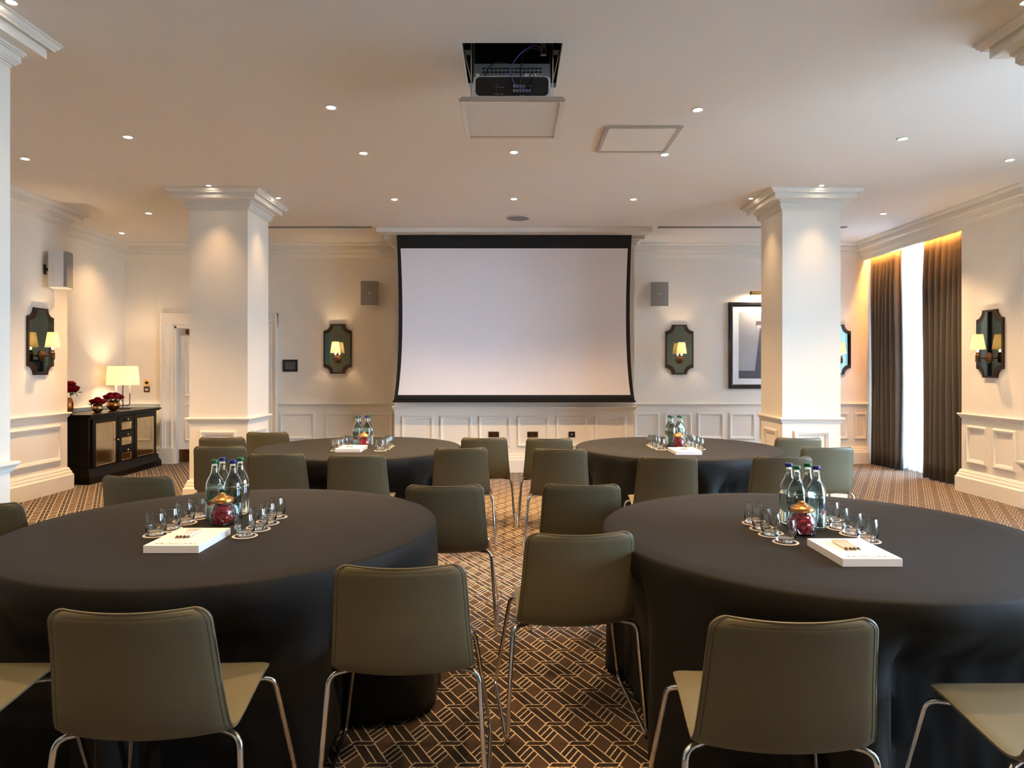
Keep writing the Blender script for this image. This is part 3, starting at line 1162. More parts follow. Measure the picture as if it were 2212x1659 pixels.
def shifted(b0, g0, j0, p0, b1):
    dx, dy = b1[0] - b0[0], b1[1] - b0[1]
    return [[(x + dx, y + dy) for (x, y) in row] for row in g0], (j0[0] + dx, j0[1] + dy), (p0[0] + dx, p0[1] + dy)


fb = (-1.345, 6.17)
g, j, p = shifted(bl, gl, jl, pl_, fb)
table_set('far left', fb, TL, g, j, (-1.368, 5.83))
fb = (1.475, 6.17)
g, j, p = shifted(br, gr, jr, pr_, fb)
table_set('far right', fb, [('g', 'front left'), ('g', 'front right'), ('b', 'rear left'), ('b', 'rear right')], g, (1.47, 6.02), (1.43, 5.66))


# ------------------------------------------------------------------ downlights
def dl_xy(px, py):
    Y = F * (CEIL - H) / (CY - py)
    return ((px - CX) * Y / F, Y)


DL = [
    (715, 231, 'recessed ceiling downlight left of the projector lift, nearest of its row', 1),
    (785, 330, 'recessed ceiling downlight, middle of the left row towards the screen', 1),
    (852, 430, 'recessed ceiling downlight, furthest of the left row, near the screen', 1),
    (1110, 328, 'recessed ceiling downlight straight below the projector lid in the picture', 1),
    (1110, 429, 'recessed ceiling downlight just above the round ceiling speaker', 1),
    (1507, 236, 'recessed ceiling downlight right of the projector lift, above the square hatch', 1),
    (1436, 333, 'recessed ceiling downlight touching the lower right corner of the square hatch', 1),
    (1368, 430, 'recessed ceiling downlight, furthest of the right row, near the screen', 1),
    (276, 295, 'recessed ceiling downlight in front of the left column capital', 1),
    (54, 342, 'recessed ceiling downlight nearest the left edge, above the sconce pier', 1),
    (321, 460, 'recessed ceiling downlight between the left pier and the left column', 1),
    (263, 503, 'recessed ceiling downlight over the sideboard with the table lamp', 1),
    (1950, 299, 'recessed ceiling downlight in front of the right column capital', 1),
    (2181, 345, 'recessed ceiling downlight nearest the right edge, above the right pier', 1),
    (1908, 461, 'recessed ceiling downlight before the window curtains', 1),
    (451, 400, 'small downlight washing the front of the left column', 2),
    (601, 427, 'small downlight washing the aisle side of the left column', 2),
    (1622, 428, 'small downlight washing the aisle side of the right column', 2),
    (1775, 400, 'small downlight washing the front of the right column', 2),
]
DLX = [(-1.31, 2.9, 1), (1.35, 2.9, 1), (-1.31, .9, 1), (.02, 1.6, 1), (1.35, .9, 1), (-3.13, 1.4, 1), (3.2, 1.4, 1), (-4.4, 3.5, 1), (4.5, 3.5, 1),
       (-3.13, 2.98, 2), (-2.58, 3.52, 2), (2.65, 3.52, 2), (3.2, 2.98, 2)]


def make_downlight():
    t = thing('downlight', 'x', 'downlight')
    MB().lathe([(.030, .0), (.040, -.001), (.042, -.005), (.039, -.008), (.031, -.006), (.030, -.002)], 28, caps=False).build('bezel', 'whiteplastic', t, smooth=40)
    MB().lathe([(.003, -.003), (.027, -.003), (.029, -.0045), (.027, -.006), (.003, -.0065)], 24).build('lens', 'lens', t, smooth=40)
    return t


P_dl = make_downlight()
for k, (x, y, lab, kd) in enumerate([(*dl_xy(a, b), c, d) for (a, b, c, d) in DL] + [(x, y, 'recessed ceiling downlight out of the picture towards the camera', d) for (x, y, d) in DLX]):
    o = place(P_dl, (x, y, CEIL), lab, 'downlight', 'ceiling downlights' if k < len(DL) else 'ceiling downlights behind the camera')
    if kd == 2:
        o.scale = (.7, .7, 1)
    sp = add_light('downlight_beam', 'SPOT', (x, y, CEIL - .012), SPOT_W * (1.0 if kd == 1 else .10) * (1.0 if k < len(DL) else .50 if kd == 1 else .6) * (.22 if 'sideboard' in lab else 1.0), WARM, spot_size=R_(104 if kd == 1 else 70), spot_blend=1.0, shadow_soft_size=.035)

# ------------------------------------------------------------------ projector lift, hatch, ceiling speaker, vents
t = thing('projector_lift', 'silver framed ceiling lid lowered on rods below the projector opening', 'projector lift', (0, 4.285, 2.998))
LX, LY = .308, .325
MB().box(-LX + .03, LX - .03, -LY + .03, LY - .03, .002, .012).build('lid_panel', 'ceil', t)
MB().frame((0, 0, 0), (1, 0, 0), (0, 1, 0), (0, 0, -1), 2 * LX, 2 * LY, [(0, -.012), (0, .004), (.004, .007), (.026, .005), (.030, .002), (.030, -.006)]).build('lid_frame', 'alu', t)
lip = MB()
for (a, b, c, d) in ((-LX + .012, LX - .012, -LY + .012, -LY + .016), (-LX + .012, LX - .012, LY - .016, LY - .012), (-LX + .012, -LX + .016, -LY + .012, LY - .012), (LX - .016, LX - .012, -LY + .012, LY - .012)):
    lip.box(a, b, c, d, .004, .026)
lip.build('upstand', 'alu', t)
for sx in (-1, 1):
    for yy in (-.13, .15):
        MB().tube([(sx * .247, yy, .012), (sx * .247, yy, .80)], .0045, 8).build('lift_rod', 'alu', t, smooth=60)
    MB().tube([(sx * .25, -.12, .20), (sx * .285, -.15, .36)], .003, 6).build('scissor_arm', 'brass', t, smooth=60)
    MB().box(sx * .27 - .02, sx * .27 + .02, -.16, -.09, .37, .41).build('bracket', 'blackmetal', t, bevel=.003)
pl = MB().box(-.235, .235, -.060, -.052, .250, .330).build('mounting_plate', 'steel', t)
hol = MB()
for k in range(15):
    for r in range(2):
        hol.lathe([(.002, 0), (.0075, 0), (.0075, .001), (.002, .001)], 10, c=(0, 0, 0))
        n = 10 * 4
        for q in range(len(hol.v) - n, len(hol.v)):
            a = hol.v[q]
            hol.v[q] = (a[0] * 1.3 - .175 + k * .025 + a[1] * .5, -.0602 - a[2], a[1] * .7 + .278 + r * .022)
hol.build('vent_hole', 'cavity', pl)['kind'] = 'stuff'
MB().box(.178, .215, -.02, .0, .405, .495).build('socket_box', 'greymetal', t, bevel=.003)
MB().box(.188, .206, -.024, -.02, .415, .44).build('socket_face', 'cavity', t)

pj = thing('projector', 'white projector with black rear panel sitting on the lowered ceiling lid', 'projector', (0, 4.190, 3.004))
pj.scale = (1.10, .62, 1.42)
rp = []
for (cx_, cz_, a0) in ((-.185, .028, 180), (.185, .028, 270), (.185, .102, 0), (-.185, .102, 90)):
    for k in range(6):
        a = R_(a0 + 90 * k / 5)
        rp.append((cx_ + .028 * math.cos(a), 0, cz_ + .028 * math.sin(a)))
MB().prism([(x, -.13, z + .010) for (x, y, z) in rp], (0, .26, 0)).build('body', 'whiteplastic', pj, smooth=30)
rear = []
for (x, y, z) in rp:
    rear.append((x * .935, -.1315, (z - .065) * .62 + .096))
MB().prism(rear, (0, .003, 0)).build('rear_panel', 'blackgloss', pj, smooth=30)
mk = MB()
for r in range(2):
    for k in range(6):
        mk.lathe([(.0035, 0), (.0065, 0), (.0065, .0004), (.0035, .0004)], 10, caps=False)
        n = 10 * 4
        for q in range(len(mk.v) - n, len(mk.v)):
            a = mk.v[q]
            mk.v[q] = (a[0] + .012 + k * .017, -.1318 - a[2], a[1] + .078 + r * .019)
for (x, z, w) in ((-.085, .064, .022), (-.055, .064, .014), (-.080, .053, .014), (-.055, .053, .012), (-.05, .092, .007), (-.063, .092, .004), (.055, .056, .03)):
    mk.box(x - w / 2, x + w / 2, -.1322, -.1316, z - .0012, z + .0012)
for (dx, dz) in ((0, .012), (0, -.012), (.012, 0), (-.012, 0), (0, 0)):
    mk.box(-.085 + dx - .002, -.085 + dx + .002, -.1322, -.1316, .092 + dz - .0015, .092 + dz + .0015)
mk.build('panel_marking', 'mark', pj)
MB().box(.075, .10, -.142, -.13, .088, .108).build('connector', 'blackgloss', pj, bevel=.002)
for x in (-.19, .08, .12):
    MB().box(x - .01, x + .012, -.125, -.105, .14, .152).build('foot', 'whiteplastic', pj, bevel=.002)
for s in (-1, 1):
    MB().box(s * .12 - .06, s * .12 + .06, -.1312, -.130, .020, .026).build('vent_slot', 'greymetal', pj)
MB().box(-.018, .018, -.134, -.1302, .030, .047).build('latch', 'blackgloss', pj, bevel=.002)
c1 = MB().tube(smooth_path([(.197, 4.258, 3.425), (.14, 4.20, 3.43), (.07, 4.12, 3.36), (.01, 4.075, 3.27), (-.004, 4.06, 3.19), (.02, 4.055, 3.13), (.07, 4.06, 3.105), (.11, 4.10, 3.105)], 8), .0030, 8).build('data_cable', 'purple', smooth=60)
tag(c1, 'purple data cable looping from the ceiling socket to the projector', 'cable')
c2 = MB().tube(smooth_path([(.19, 4.256, 3.42), (.12, 4.19, 3.41), (.07, 4.12, 3.34), (.055, 4.085, 3.24), (.052, 4.095, 3.15)], 8), .0036, 8).build('power_cable', 'blackcable', smooth=60)
tag(c2, 'black cable hanging straight down to the middle of the projector', 'cable')
c3 = MB().tube(smooth_path([(.12, 4.10, 3.12), (.135, 4.07, 3.17), (.115, 4.06, 3.20), (.095, 4.09, 3.15)], 8), .0028, 8).build('short_cable', 'blackcable', smooth=60)
tag(c3, 'short black looped cable at the right of the projector rear panel', 'cable')
c4 = MB().tube(smooth_path([(-.17, 4.20, 3.235), (-.14, 4.19, 3.29), (-.09, 4.20, 3.325), (-.03, 4.23, 3.33)], 8), .0036, 8).build('black_lead', 'blackcable', smooth=60)
tag(c4, 'black lead crossing the perforated plate at the left', 'cable')

t = thing('ceiling_hatch', 'square silver framed access hatch in the ceiling right of the projector', 'hatch', (1.033, 5.62, CEIL - .012))
MB().box(-.275, .275, -.285, .285, 0, .010).build('hatch_panel', 'ceil', t)
MB().frame((0, 0, 0), (1, 0, 0), (0, 1, 0), (0, 0, -1), .60, .62, [(0, -.011), (0, .006), (.004, .008), (.026, .006), (.030, .002), (.030, -.006)]).build('hatch_frame', 'alu', t)

sx, sy = dl_xy(1119, 471)
t = thing('ceiling_speaker', 'round grey speaker grille flush in the ceiling above the screen', 'speaker', (sx, sy, CEIL))
MB().lathe([(.135, 0), (.155, -.002), (.158, -.006), (.150, -.010), (.138, -.008)], 40, caps=False).build('rim', 'whiteplastic', t, smooth=40)
MB().lathe([(.003, -.009), (.07, -.0085), (.139, -.006), (.140, -.001), (.003, -.001)], 40).build('grille', 'greymetal', t, smooth=40)

for (x0, x1, lab) in ((-4.15, -1.87, 'long slot air vent in the ceiling left of the screen'), (1.95, 4.47, 'long slot air vent in the ceiling right of the screen')):
    t = thing('slot_vent', lab, 'air vent', ((x0 + x1) / 2, 9.12, CEIL), group='ceiling slot vents')
    w = (x1 - x0) / 2
    MB().frame((0, 0, 0), (1, 0, 0), (0, 1, 0), (0, 0, -1), 2 * w, .085, [(0, 0), (0, .006), (.014, .006), (.014, .001)]).build('vent_frame', 'greymetal', t)
    MB().box(-w + .01, w - .01, -.03, .03, -.002, -.0005).build('vent_back', 'cavity', t)
    for k in (-1, 1):
        MB().box(-w + .014, w - .014, k * .013 - .006, k * .013 + .006, -.006, -.003).build('vent_blade', 'greymetal', t)

# ------------------------------------------------------------------ projection screen
t = thing('projection_screen', 'large white projection screen with black border pulled down before the breast', 'screen', (0, 9.32, 0))
SX0, SX1 = -1.575, 1.635
MB().box(-1.81, 1.87, -.215, .03, CEIL - .066, CEIL - .002).build('housing', 'trim', t, bevel=.004)


def screen_sheet(z0, z1, edge, y, th):
    n = 24
    vs, fs = [], []
    for i in range(n + 1):
        z = z0 + (z1 - z0) * i / n
        for s in (-1, 1):
            for yy in (y, y + th):
                vs.append((edge(z, s), yy, z))
    for i in range(n):
        a, b = i * 4, i * 4 + 4
        fs += [(a, a + 2, b + 2, b), (a + 1, b + 1, b + 3, a + 3), (a, b, b + 1, a + 1), (a + 2, a + 3, b + 3, b + 2)]
    fs += [(0, 1, 3, 2), (n * 4, n * 4 + 2, n * 4 + 3, n * 4 + 1)]
    mb = MB()
    mb._add(vs, fs)
    return mb


def outer(z, s):
    u = (z - 1.0) / 2.27
    w = 1.605 + .040 * (1 - u) ** 6 - .028 * math.sin(math.pi * min(1, max(0, u))) ** .8
    return .03 + s * w


def inner(z, s):
    return outer(z, s) - s * (.045 + .008 * math.sin(math.pi * (z - 1.08) / 2.0))


screen_sheet(1.0, CEIL - .067, outer, 0, .002).build('black_border', 'black', t, smooth=20)
screen_sheet(1.085, 3.085, inner, -.0025, .002).build('white_fabric', 'screen', t, smooth=20)
MB().box(.03 - 1.655, .03 + 1.655, -.022, .022, .985, 1.010).box(.03 - 1.63, .03 + 1.63, -.014, .014, 1.008, 1.045).build('bottom_bar', 'blackmetal', t, bevel=.003)


# ------------------------------------------------------------------ mirrored wall sconces
def make_sconce():
    """local: wall plane y=0, faces -y, origin at the mirror's centre"""
    t = thing('mirror_sconce', 'x', 'wall light', group='mirrored wall sconces')

    def outline(w, h, cx, cz):
        pts = []
        for (sx, sz, a0, a1) in ((1, 1, 270, 180), (-1, 1, 0, -90), (-1, -1, 90, 0), (1, -1, 180, 90)):
            for k in range(9):
                a = R_(a0 + (a1 - a0) * k / 8)
                pts.append((sx * w + cx * math.cos(a), sz * h + cz * math.sin(a)))
        return pts
    o = outline(.212, .377, .098, .098)
    # order the corner arcs into one closed outline
    MB().prism([(x, -.024, z) for (x, z) in o], (0, .022, 0)).build('mirror_frame', 'frame_bronze', t)
    i = outline(.192, .357, .104, .104)
    MB().prism([(x, -.0265, z) for (x, z) in i], (0, .004, 0)).build('mirror_glass', 'smoke', t)
    for sx in (-1, 1):
        for sz in (-1, 1):
            mb = MB()
            c = (sx * .192, sz * .357)
            ring = []
            for rr in (.104, .128):
                for k in range(9):
                    a = R_(90 * k / 8)
                    ring.append((c[0] - sx * rr * math.cos(a), -.0272, c[1] - sz * rr * math.sin(a)))
            mb._add(ring, [(k, k + 1, 9 + k + 1, 9 + k) for k in range(8)])
            mb.build('corner_rosette', 'frame_bronze', t)
    bz = -.158
    bp = MB()
    for (r0, r1, y0, y1) in ((.060, .060, -.027, -.034), (.050, .046, -.034, -.044), (.030, .026, -.044, -.052)):
        bp.tube([(0, y0, bz), (0, y1, bz)], [r0, r1], 28)
    bp.build('backplate', 'bronze', t, smooth=40)
    MB().tube(smooth_path([(0, -.05, bz), (0, -.10, bz), (0, -.14, bz + .005)], 5), .009, 10).build('arm', 'bronze', t, smooth=60)
    MB().lathe([(.004, -.055), (.010, -.054), (.012, -.048), (.021, -.045), (.023, -.038), (.023, .030), (.019, .036), (.014, .042), (.018, .050), (.018, .060), (.012, .066), (.004, .068)], 20, c=(0, -.150, bz)).build('lamp_holder', 'bronze', t, smooth=40)
    MB().lathe([(.004, .066), (.010, .068), (.011, .105), (.018, .135), (.014, .16), (.004, .17)], 14, c=(0, -.150, bz)).build('bulb', 'bulb', t, smooth=60)
    so = [(.076, .095), (.075, .097), (.0505, .262), (.0495, .262), (.0740, .097), (.0745, .095)]
    MB().lathe(so + [so[0]], 32, c=(0, -.150, bz), caps=False).build('lamp_shade', 'shade', t, smooth=40)
    MB().lathe([(.0772, .0945), (.0772, .100), (.0755, .100), (.0755, .0945), (.0772, .0945)], 32, c=(0, -.150, bz), caps=False).build('shade_trim', 'penwhite', t, smooth=40)
    return t


SC = [(-2.65, YB, 1.745, 0, 'smoked mirror sconce on the back wall left of the screen'),
      (2.546, YB, 1.735, 0, 'smoked mirror sconce on the back wall right of the screen'),
      (4.94, YB, 1.735, 0, 'smoked mirror sconce half hidden behind the right column'),
      (PL, 7.715, 1.750, 90, 'smoked mirror sconce on the left pier near the sideboard'),
      (PR, 7.58, 1.720, -90, 'smoked mirror sconce on the right pier beside the curtains')]
P_sc = make_sconce()
for (x, y, z, r, lab) in SC:
    place(P_sc, (x, y, z), lab, 'wall light', 'mirrored wall sconces', rz=R_(r))
    off = Vector((0, -.150, -.158 + .17))
    off.rotate(Matrix.Rotation(R_(r), 3, 'Z'))
    add_light('sconce_glow', 'POINT', Vector((x, y, z)) + off, 7.0, (1.0, .70, .42), shadow_soft_size=.02)


# ------------------------------------------------------------------ wall speakers
def make_speaker():
    """local: faces -y, mount at y=0"""
    t = thing('wall_speaker', 'x', 'speaker', group='wall speakers')
    h = .185
    plan = [(-.088, -.05), (.088, -.05), (.115, -.10), (.125, -.17), (.128, -.215), (.06, -.233), (0, -.238), (-.06, -.233), (-.128, -.215), (-.125, -.17), (-.115, -.10)]
    MB().prism([(x, y, -h) for (x, y) in plan], (0, 0, 2 * h)).build('cabinet', 'whiteplastic', t, smooth=35, bevel=.004)
    g = [(.127, -.190), (.1295, -.219), (.06, -.2375), (0, -.2425), (-.06, -.2375), (-.1295, -.219), (-.127, -.190), (-.1, -.21), (.1, -.21)]
    MB().prism([(x, y, -h + .006) for (x, y) in g], (0, 0, 2 * h - .012)).build('grille', 'grille', t, smooth=35)
    MB().box(-.012, .008, -.2445, -.2425, -.010, .010).build('badge', 'labelwhite', t)
    MB().box(-.035, .035, -.012, 0, -.05, .05).build('wall_plate', 'blackmetal', t, bevel=.002)
    MB().tube([(0, -.01, 0), (0, -.055, 0)], .016, 10).build('swivel', 'blackmetal', t, smooth=50)
    return t


P_sp = make_speaker()
x = (797 - CX) * 10.2 / F
place(P_sp, (x, YB, 2.57), 'grey fronted loudspeaker on the back wall left of the screen', 'speaker', 'wall speakers', rz=R_(3))
x = (1426 - CX) * 10.2 / F
place(P_sp, (x, YB, 2.555), 'grey fronted loudspeaker on the back wall right of the screen', 'speaker', 'wall speakers', rz=R_(-3))
o = place(P_sp, (PL, 7.80, 2.575), 'white loudspeaker seen side on, on the left pier', 'speaker', 'wall speakers', rz=R_(112))
o.scale = (1.12, 1.12, 1.12)

# ------------------------------------------------------------------ picture and picture light
px0, px1, pz0, pz1 = 3.295, 4.305, 1.14, 2.455
t = thing('framed_picture', 'black framed grey print of a pillar, half hidden by the right column', 'picture', ((px0 + px1) / 2, YB, (pz0 + pz1) / 2))
w, h = px1 - px0, pz1 - pz0
MB().frame((0, 0, 0), (1, 0, 0), (0, 0, 1), (0, -1, 0), w, h, [(0, 0), (0, .03), (.012, .045), (.045, .038), (.062, .024), (.066, .012)]).build('frame', 'blackgloss', t, smooth=30)
MB().box(-w / 2 + .05, w / 2 - .05, -.014, -.004, -h / 2 + .05, h / 2 - .05).build('mount', 'mat_board', t)
pw, ph_ = w / 2 - .155, h / 2 - .155
pr = MB().box(-pw, pw, -.0155, -.014, -ph_, ph_).build('print', 'print1', t)
MB().prism([(-pw, -.016, -ph_), (pw, -.016, -ph_), (pw, -.016, -ph_ + .11), (-pw, -.016, -ph_ + .12)], (0, .0004, 0)).build('printed_plinth', 'print2', pr)
MB().prism([(-.12, -.0165, -ph_), (.30, -.0165, -ph_), (.24, -.0165, .26), (-.03, -.0165, .26)], (0, .0004, 0)).build('printed_pillar', 'print2', pr)
MB().prism([(-.07, -.017, .26), (.28, -.017, .26), (.28, -.017, .31), (-.07, -.017, .31)], (0, .0004, 0)).build('printed_capital', 'print3', pr)
MB().prism([(-.09, -.0165, .30), (.30, -.0165, .30), (.30, -.0165, .37), (-.09, -.0165, .37)], (0, .0004, 0)).build('printed_lintel', 'print2', pr)
t = thing('picture_light', 'brass picture light on the wall above the framed print', 'picture light', (3.80, YB, 2.56))
MB().tube([(-.21, -.13, .02), (.21, -.13, .02)], .032, 14).build('reflector', 'brass', t, smooth=50)
MB().tube(smooth_path([(0, 0, 0), (0, -.05, .03), (0, -.11, .055), (0, -.13, .045)], 5), .008, 8).build('arm', 'brass', t, smooth=60)
MB().tube([(0, 0, 0), (0, -.012, 0)], .045, 20).build('backplate', 'brass', t, smooth=40)
MB().tube([(-.205, -.13, .02), (-.21, -.13, .02)], .034, 14).build('end_cap', 'brass', t, smooth=40)
MB().box(-.19, .19, -.145, -.115, -.0155, -.0115).build('bulb', 'bulb', t)
add_light('picture_light_beam', 'AREA', (3.80, YB - .13, 2.54), 5.0, (1.0, .78, .5), (R_(18), 0, 0), shape='RECTANGLE', size=.38, size_y=.03)

# ------------------------------------------------------------------ small wall fittings
t = thing('wall_control_panel', 'black touch control panel on the back wall beside the door', 'control panel', ((627.5 - CX) * YB / F, YB, 1.49))
MB().box(-.112, .112, -.022, 0, -.092, .092).build('bezel', 'blackgloss', t, bevel=.006)
MB().box(-.078, .078, -.0232, -.021, -.055, .058).build('screen', 'display', t)
for (px, lab, w) in ((1066.5, 'leftmost brass socket plate on the panelled breast below the screen', .075), (1150.5, 'middle brass socket plate on the panelled breast below the screen', .075), (1235, 'small black plate, rightmost socket on the breast below the screen', .045)):
    t = thing('wall_socket', lab, 'socket', ((px - CX) * BY / F, BY, .525), group='wall sockets')
    MB().box(-w, w, -.008, 0, -.04, .04).build('plate', 'bronze' if w > .05 else 'blackmetal', t, bevel=.003)
    for k in ((-1, 1) if w > .05 else (0,)):
        MB().box(k * .035 - .015, k * .035 + .015, -.0095, -.0078, -.012, .014).build('outlet', 'cavity' if w > .05 else 'alu', t)
t = thing('thermostat', 'small brass dial thermostat beside the table lamp', 'thermostat', ((318 - CX) * YB / F, YB, 1.23))
MB().box(-.042, .042, -.012, 0, -.042, .042).build('plate', 'gold', t, bevel=.003)
MB().tube([(0, -.012, 0), (0, -.026, 0)], .022, 18).build('dial', 'blackmetal', t, smooth=40)
t = thing('light_switch', 'bronze light switch with two white rockers below the thermostat', 'switch', ((317.5 - CX) * YB / F, YB, 1.13))
MB().box(-.045, .045, -.010, 0, -.045, .045).build('plate', 'bronze', t, bevel=.003)
for k in (-1, 1):
    MB().box(k * .012 - .010, k * .012 + .010, -.013, -.0098, -.018, .012).build('rocker', 'whiteplastic', t)

# ------------------------------------------------------------------ sideboard
SBX, SBY0, SBY1 = -5.29, 8.52, 10.16      # front face, ends
t = thing('sideboard', 'dark wood sideboard with mirrored doors in the left alcove', 'sideboard', (SBX, (SBY0 + SBY1) / 2, 0))
hl = (SBY1 - SBY0) / 2
D = XL + .055 - SBX
MB().box(D, 0, -hl, hl, .17, .825).build('body', 'dkwood', t, bevel=.004)
MB().box(D, .055, -hl - .035, hl + .035, .842, .868).box(D, .035, -hl - .02, hl + .02, .825, .842).build('top', 'dkwood', t, bevel=.003)
MB().moulding([(D, -hl), (0, -hl), (0, hl), (D, hl)], [(0, .19), (.012, .185), (.018, .165), (.024, .12), (.045, .085), (.050, .07), (.050, 0), (-.3, 0), (-.3, .16)]).build('plinth', 'dkwood', t, smooth=30)
cyc = (SBY0 + SBY1) / 2
for (y0, y1, ky) in ((8.585, 9.135, 9.10), (9.535, 10.105, 9.57)):
    d = MB().box(0, .018, y0 - cyc, y1 - cyc, .185, .805)
    d = d.build('door', 'dkwood', t, bevel=.003)
    yc, wv = (y0 + y1) / 2 - cyc, (y1 - y0)
    MB().frame((.018, yc, .475), (0, 1, 0), (0, 0, 1), (1, 0, 0), wv - .125, .545, [(0, 0), (0, .004), (.008, .004), (.012, .001)]).build('bead', 'gold', d)
    MB().box(.0182, .0195, yc - (wv - .15) / 2, yc + (wv - .15) / 2, .475 - .262, .475 + .262).build('mirror_panel', 'antique', d)
    MB().lathe([(.003, 0), (.007, .002), (.006, .012), (.013, .018), (.016, .026), (.011, .033), (.003, .035)], 16).build('knob', 'gold', d, smooth=50, loc=(.018, ky - cyc, .50)).rotation_euler = (0, R_(90), 0)
for k in range(3):
    z0 = .185 + k * .2075
    d = MB().box(0, .018, 9.15 - cyc, 9.52 - cyc, z0, z0 + .2).build('drawer', 'dkwood', t, bevel=.003)
    yc = 9.335 - cyc
    MB().frame((.018, yc, z0 + .068), (0, 1, 0), (0, 0, 1), (1, 0, 0), .235, .10, [(0, 0), (0, .004), (.007, .004), (.010, .001)]).build('bead', 'gold', d)
    MB().box(.0182, .0195, yc - .108, yc + .108, z0 + .028, z0 + .108).build('mirror_panel', 'antique', d)
    MB().lathe([(.003, 0), (.007, .002), (.006, .012), (.013, .018), (.016, .026), (.011, .033), (.003, .035)], 16).build('knob', 'gold', d, smooth=50, loc=(.018, yc, z0 + .152)).rotation_euler = (0, R_(90), 0)

# table lamp
ST = .869
lx, ly = -5.585, 9.80
t = thing('table_lamp', 'bronze table lamp with oval linen shade on the sideboard', 'lamp', (lx, ly, ST))
MB().lathe([(.004, 0), (.105, 0), (.107, .004), (.105, .014), (.09, .018), (.004, .019)], 36, sy=.8).build('base', 'bronze', t, smooth=35)
MB().tube([(0, 0, .015), (0, 0, .60)], .008, 10).build('stem', 'bronze', t, smooth=60)
for s in (-1, 1):
    MB().tube(fillet([(0, 0, .045), (s * .10, 0, .045), (s * .10, 0, .23)], .06, 8), .0065, 8).build('curved_arm', 'bronze', t, smooth=60)
    MB().lathe([(.003, .22), (.010, .22), (.022, .36), (.003, .361)], 16, c=(s * .10, 0, 0)).build('candle_sleeve', 'penwhite', t, smooth=50)
    MB().lathe([(.003, .362), (.016, .368), (.022, .40), (.012, .43), (.003, .435)], 12, c=(s * .10, 0, 0)).build('bulb', 'bulb', t, smooth=60)
sh = [(.222, .342), (.205, .612), (.2035, .612), (.2205, .342), (.222, .342)]
MB().lathe(sh, 48, sy=.8, caps=False).build('lamp_shade', 'lampshade', t, smooth=40)
MB().lathe([(.003, .60), (.010, .60), (.010, .63), (.006, .655), (.003, .656)], 12).build('finial', 'alu', t, smooth=40)
for s in (-1, 1):
    add_light('table_lamp_glow', 'POINT', (lx + s * .10, ly, ST + .45), 3.2, (1.0, .76, .50), shadow_soft_size=.03)


# roses and vases
def make_rose(r=.042):
    mb = MB()
    for (n, rad, hgt, z, ph, op) in ((3, .34, .85, .14, 0.0, .0), (4, .58, .95, .02, .5, .05), (5, .82, .90, -.10, .2, .10), (6, 1.0, .78, -.22, .6, .20)):
        for k in range(n):
            a0 = ph + 2 * math.pi * k / n
            vs, fs = [], []
            for i in range(5):
                u = i / 4
                for j in range(5):
                    v = j / 4 - .5
                    a = a0 + v * 2 * math.pi / n * 1.35
                    rr = rad * (.45 + .55 * math.sin(u * math.pi / 2)) + op * u * u * .6
                    zz = z + hgt * u * (1 - .5 * v * v * 2) - op * .35 * u * u
                    vs.append((r * rr * math.cos(a), r * rr * math.sin(a), r * zz))
            for i in range(4):
                for j in range(4):
                    q = i * 5 + j
                    fs.append((q, q + 1, q + 6, q + 5))
            mb._add(vs, fs)
    mb.lathe([(.1 * r, -.6 * r), (.5 * r, -.35 * r), (.62 * r, 0), (.4 * r, .3 * r), (.1 * r, .5 * r)], 10)
    t = thing('rose', 'x', 'rose')
    b = mb.build('bloom', 'rose', t, smooth=80)
    MB().tube([(0, 0, -.35 * r), (.004, 0, -1.6 * r)], .003, 6).build('stem', 'leaf', t, smooth=60)
    lf = MB()
    for k in range(3):
        a = 2 * math.pi * k / 3
        ca, sa = math.cos(a), math.sin(a)
        pts = []
        for (d, w) in ((.3, 0), (.7, .28), (1.1, .24), (1.5, 0)):
            pts.append((d, w))
        vs = [(r * (d * ca - w * sa), r * (d * sa + w * ca), -.5 * r - .15 * r * d) for (d, w) in pts] + [(r * (d * ca + w * sa), r * (d * sa - w * ca), -.5 * r - .15 * r * d) for (d, w) in pts[1:3]]
        lf._add(vs, [(0, 4, 1), (1, 4, 5, 2), (2, 5, 3)])
    lf.build('leaf', 'leaf', t)
    return t


P_r = make_rose()


def vase(name, prof, m, loc, label, roses, glabel, group, sc=1.0):
    t = MB().lathe(prof, 36).build(name, m, smooth=50)
    t.location = loc
    tag(t, label, 'vase', 'metallic rose vases')
    for (dx, dy, dz) in roses:
        o = place(P_r, (loc[0] + dx, loc[1] + dy, loc[2] + dz), glabel, 'rose', group, rot=(dy * -4.5, dx * 4.5, rnd.uniform(0, 6)))
        o.scale = (sc, sc, sc)


def bowl(r, zc):
    out = [(.02, 0), (.03, 0)]
    for k in range(1, 12):
        a = -math.pi / 2 + .5 + k * (math.pi - 1.15) / 11
        out.append((r * math.cos(a), zc + r * math.sin(a)))
    inn = [(max(.02, (x - .004)), z) for (x, z) in out[::-1] if z > .012]
    return out + inn + [(.02, .012)]


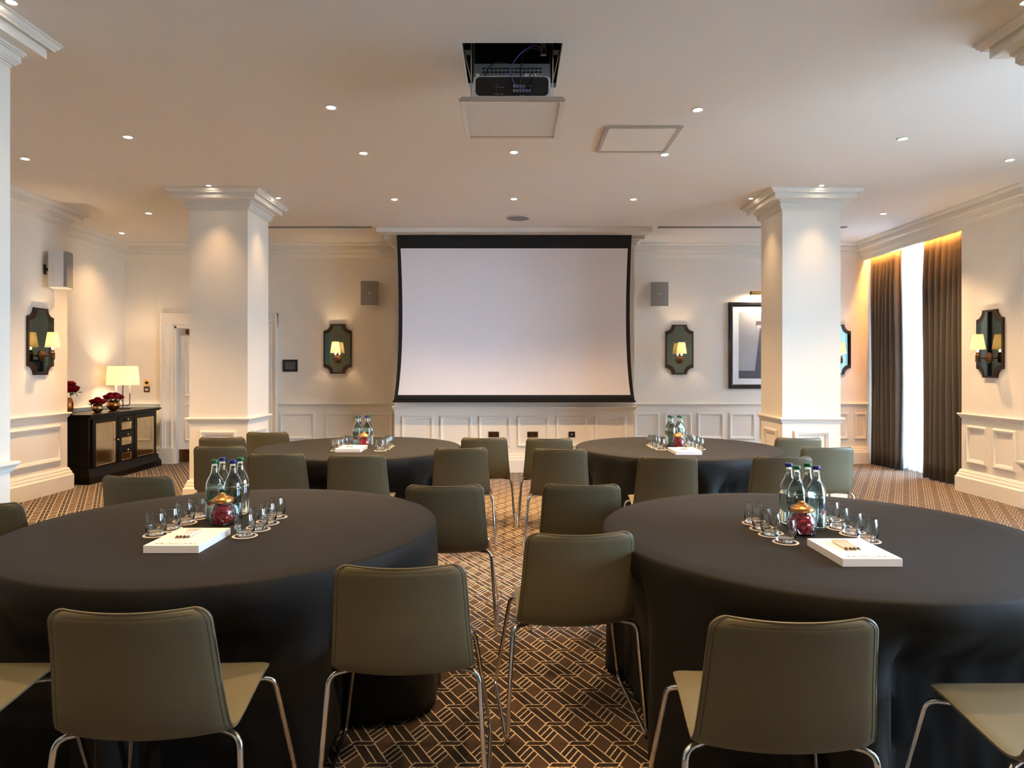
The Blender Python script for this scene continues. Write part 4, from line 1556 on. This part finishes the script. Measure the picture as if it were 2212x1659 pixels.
ring = lambda n, r, z, ph=0: [(r * math.cos(ph + 2 * math.pi * k / n), r * math.sin(ph + 2 * math.pi * k / n), z) for k in range(n)]
vase('rose_bowl', bowl(.066, .058), 'gold', (-5.45, 8.98, ST), 'small pale gold bowl of roses, front of the sideboard',
     ring(6, .068, .130) + ring(1, 0, .162), 'dark red rose in the small pale gold bowl', 'roses in the pale gold bowl')
vase('rose_globe', bowl(.083, .074), 'copper_vase', (-5.50, 9.42, ST), 'round copper vase of roses before the table lamp',
     ring(8, .092, .172, .2) + ring(4, .044, .205), 'red rose in the round copper vase by the lamp', 'roses in the copper globe vase')
vase('tall_rose_vase', [(.03, 0), (.05, 0), (.062, .05), (.066, .11), (.058, .17), (.046, .20), (.043, .20), (.055, .168), (.062, .11), (.058, .05), (.04, .008), (.03, .008)], 'copper_vase',
     (-5.70, 8.76, ST), 'tall copper vase peeping from behind the left pier', ring(6, .085, .30, .3) + ring(3, .04, .36), 'large dark red rose in the tall vase behind the pier', 'roses in the tall copper vase', 1.35)


# ------------------------------------------------------------------ curtains and pelmet light
def curtain(name, y0, y1, folds, xc, amp, z0, z1, m, label, seed, spread=0.0, n=None, th=.004):
    rr = random.Random(seed)
    n = n or folds * 12
    nz = 14
    ph = [rr.uniform(-.5, .5) for _ in range(folds + 2)]
    hh = [rr.uniform(.75, 1.15) for _ in range(folds + 2)]
    vs, fs = [], []
    for i in range(nz + 1):
        u = i / nz                         # 0 at the bottom
        z = z0 + (z1 - z0) * u
        for k in range(n + 1):
            t_ = k / n
            f = t_ * folds
            q = int(f)
            a = amp * (hh[q] * (1 - (f - q)) + hh[q + 1] * (f - q))
            pinch = .55 + .45 * min(1, (1 - u) * 5)
            yy = y0 - spread * (1 - u) ** 2 * (1 - t_) + (y1 - y0) * t_ + .012 * math.sin(6.28 * f * .5 + ph[q] + 2 * (1 - u)) * (1 - u)
            xx = xc + a * pinch * math.sin(2 * math.pi * f + .25 * math.sin(3 * u + ph[q])) + .010 * math.sin(5 * u + q)
            vs.append((xx, yy, z))
    for i in range(nz):
        for k in range(n):
            a = i * (n + 1) + k
            fs.append((a, a + 1, a + n + 2, a + n + 1))
    mb = MB()
    mb._add(vs, fs)
    o = mb.build(name, m, smooth=80)
    if th:
        sm = o.modifiers.new('thickness', 'SOLIDIFY')
        sm.thickness = th
    return tag(o, label, 'curtain')


curtain('curtain', 8.10, 9.02, 8, 5.475, .060, .008, 3.22, 'curtain', 'brown full length curtain hanging right of the window, beside the pier', 4, spread=-.0)
curtain('curtain', 9.62, 10.36, 7, 5.475, .058, .008, 3.22, 'curtain', 'brown full length curtain hanging left of the window, in the corner', 9)
curtain('sheer_curtain', 8.12, 10.34, 18, 5.66, .030, .010, 3.24, 'sheer', 'bright white sheer curtain across the window between brown curtains', 5, th=0)
add_light('pelmet_strip', 'AREA', (5.415, 9.24, 3.28), 32.0, (1.0, .40, .08), (0, 0, 0), shape='RECTANGLE', size=.05, size_y=2.2)
t = thing('curtain_track', 'white curtain track hidden behind the cornice over the window', 'curtain track', (5.47, 9.24, 3.24))
MB().box(-.012, .012, -1.14, 1.14, 0, .02).build('rail', 'whiteplastic', t)
for yy in (-1.0, -.4, .4, 1.0):
    MB().box(-.006, .006, yy - .02, yy + .02, .02, CEIL - 3.24).build('track_bracket', 'whiteplastic', t)
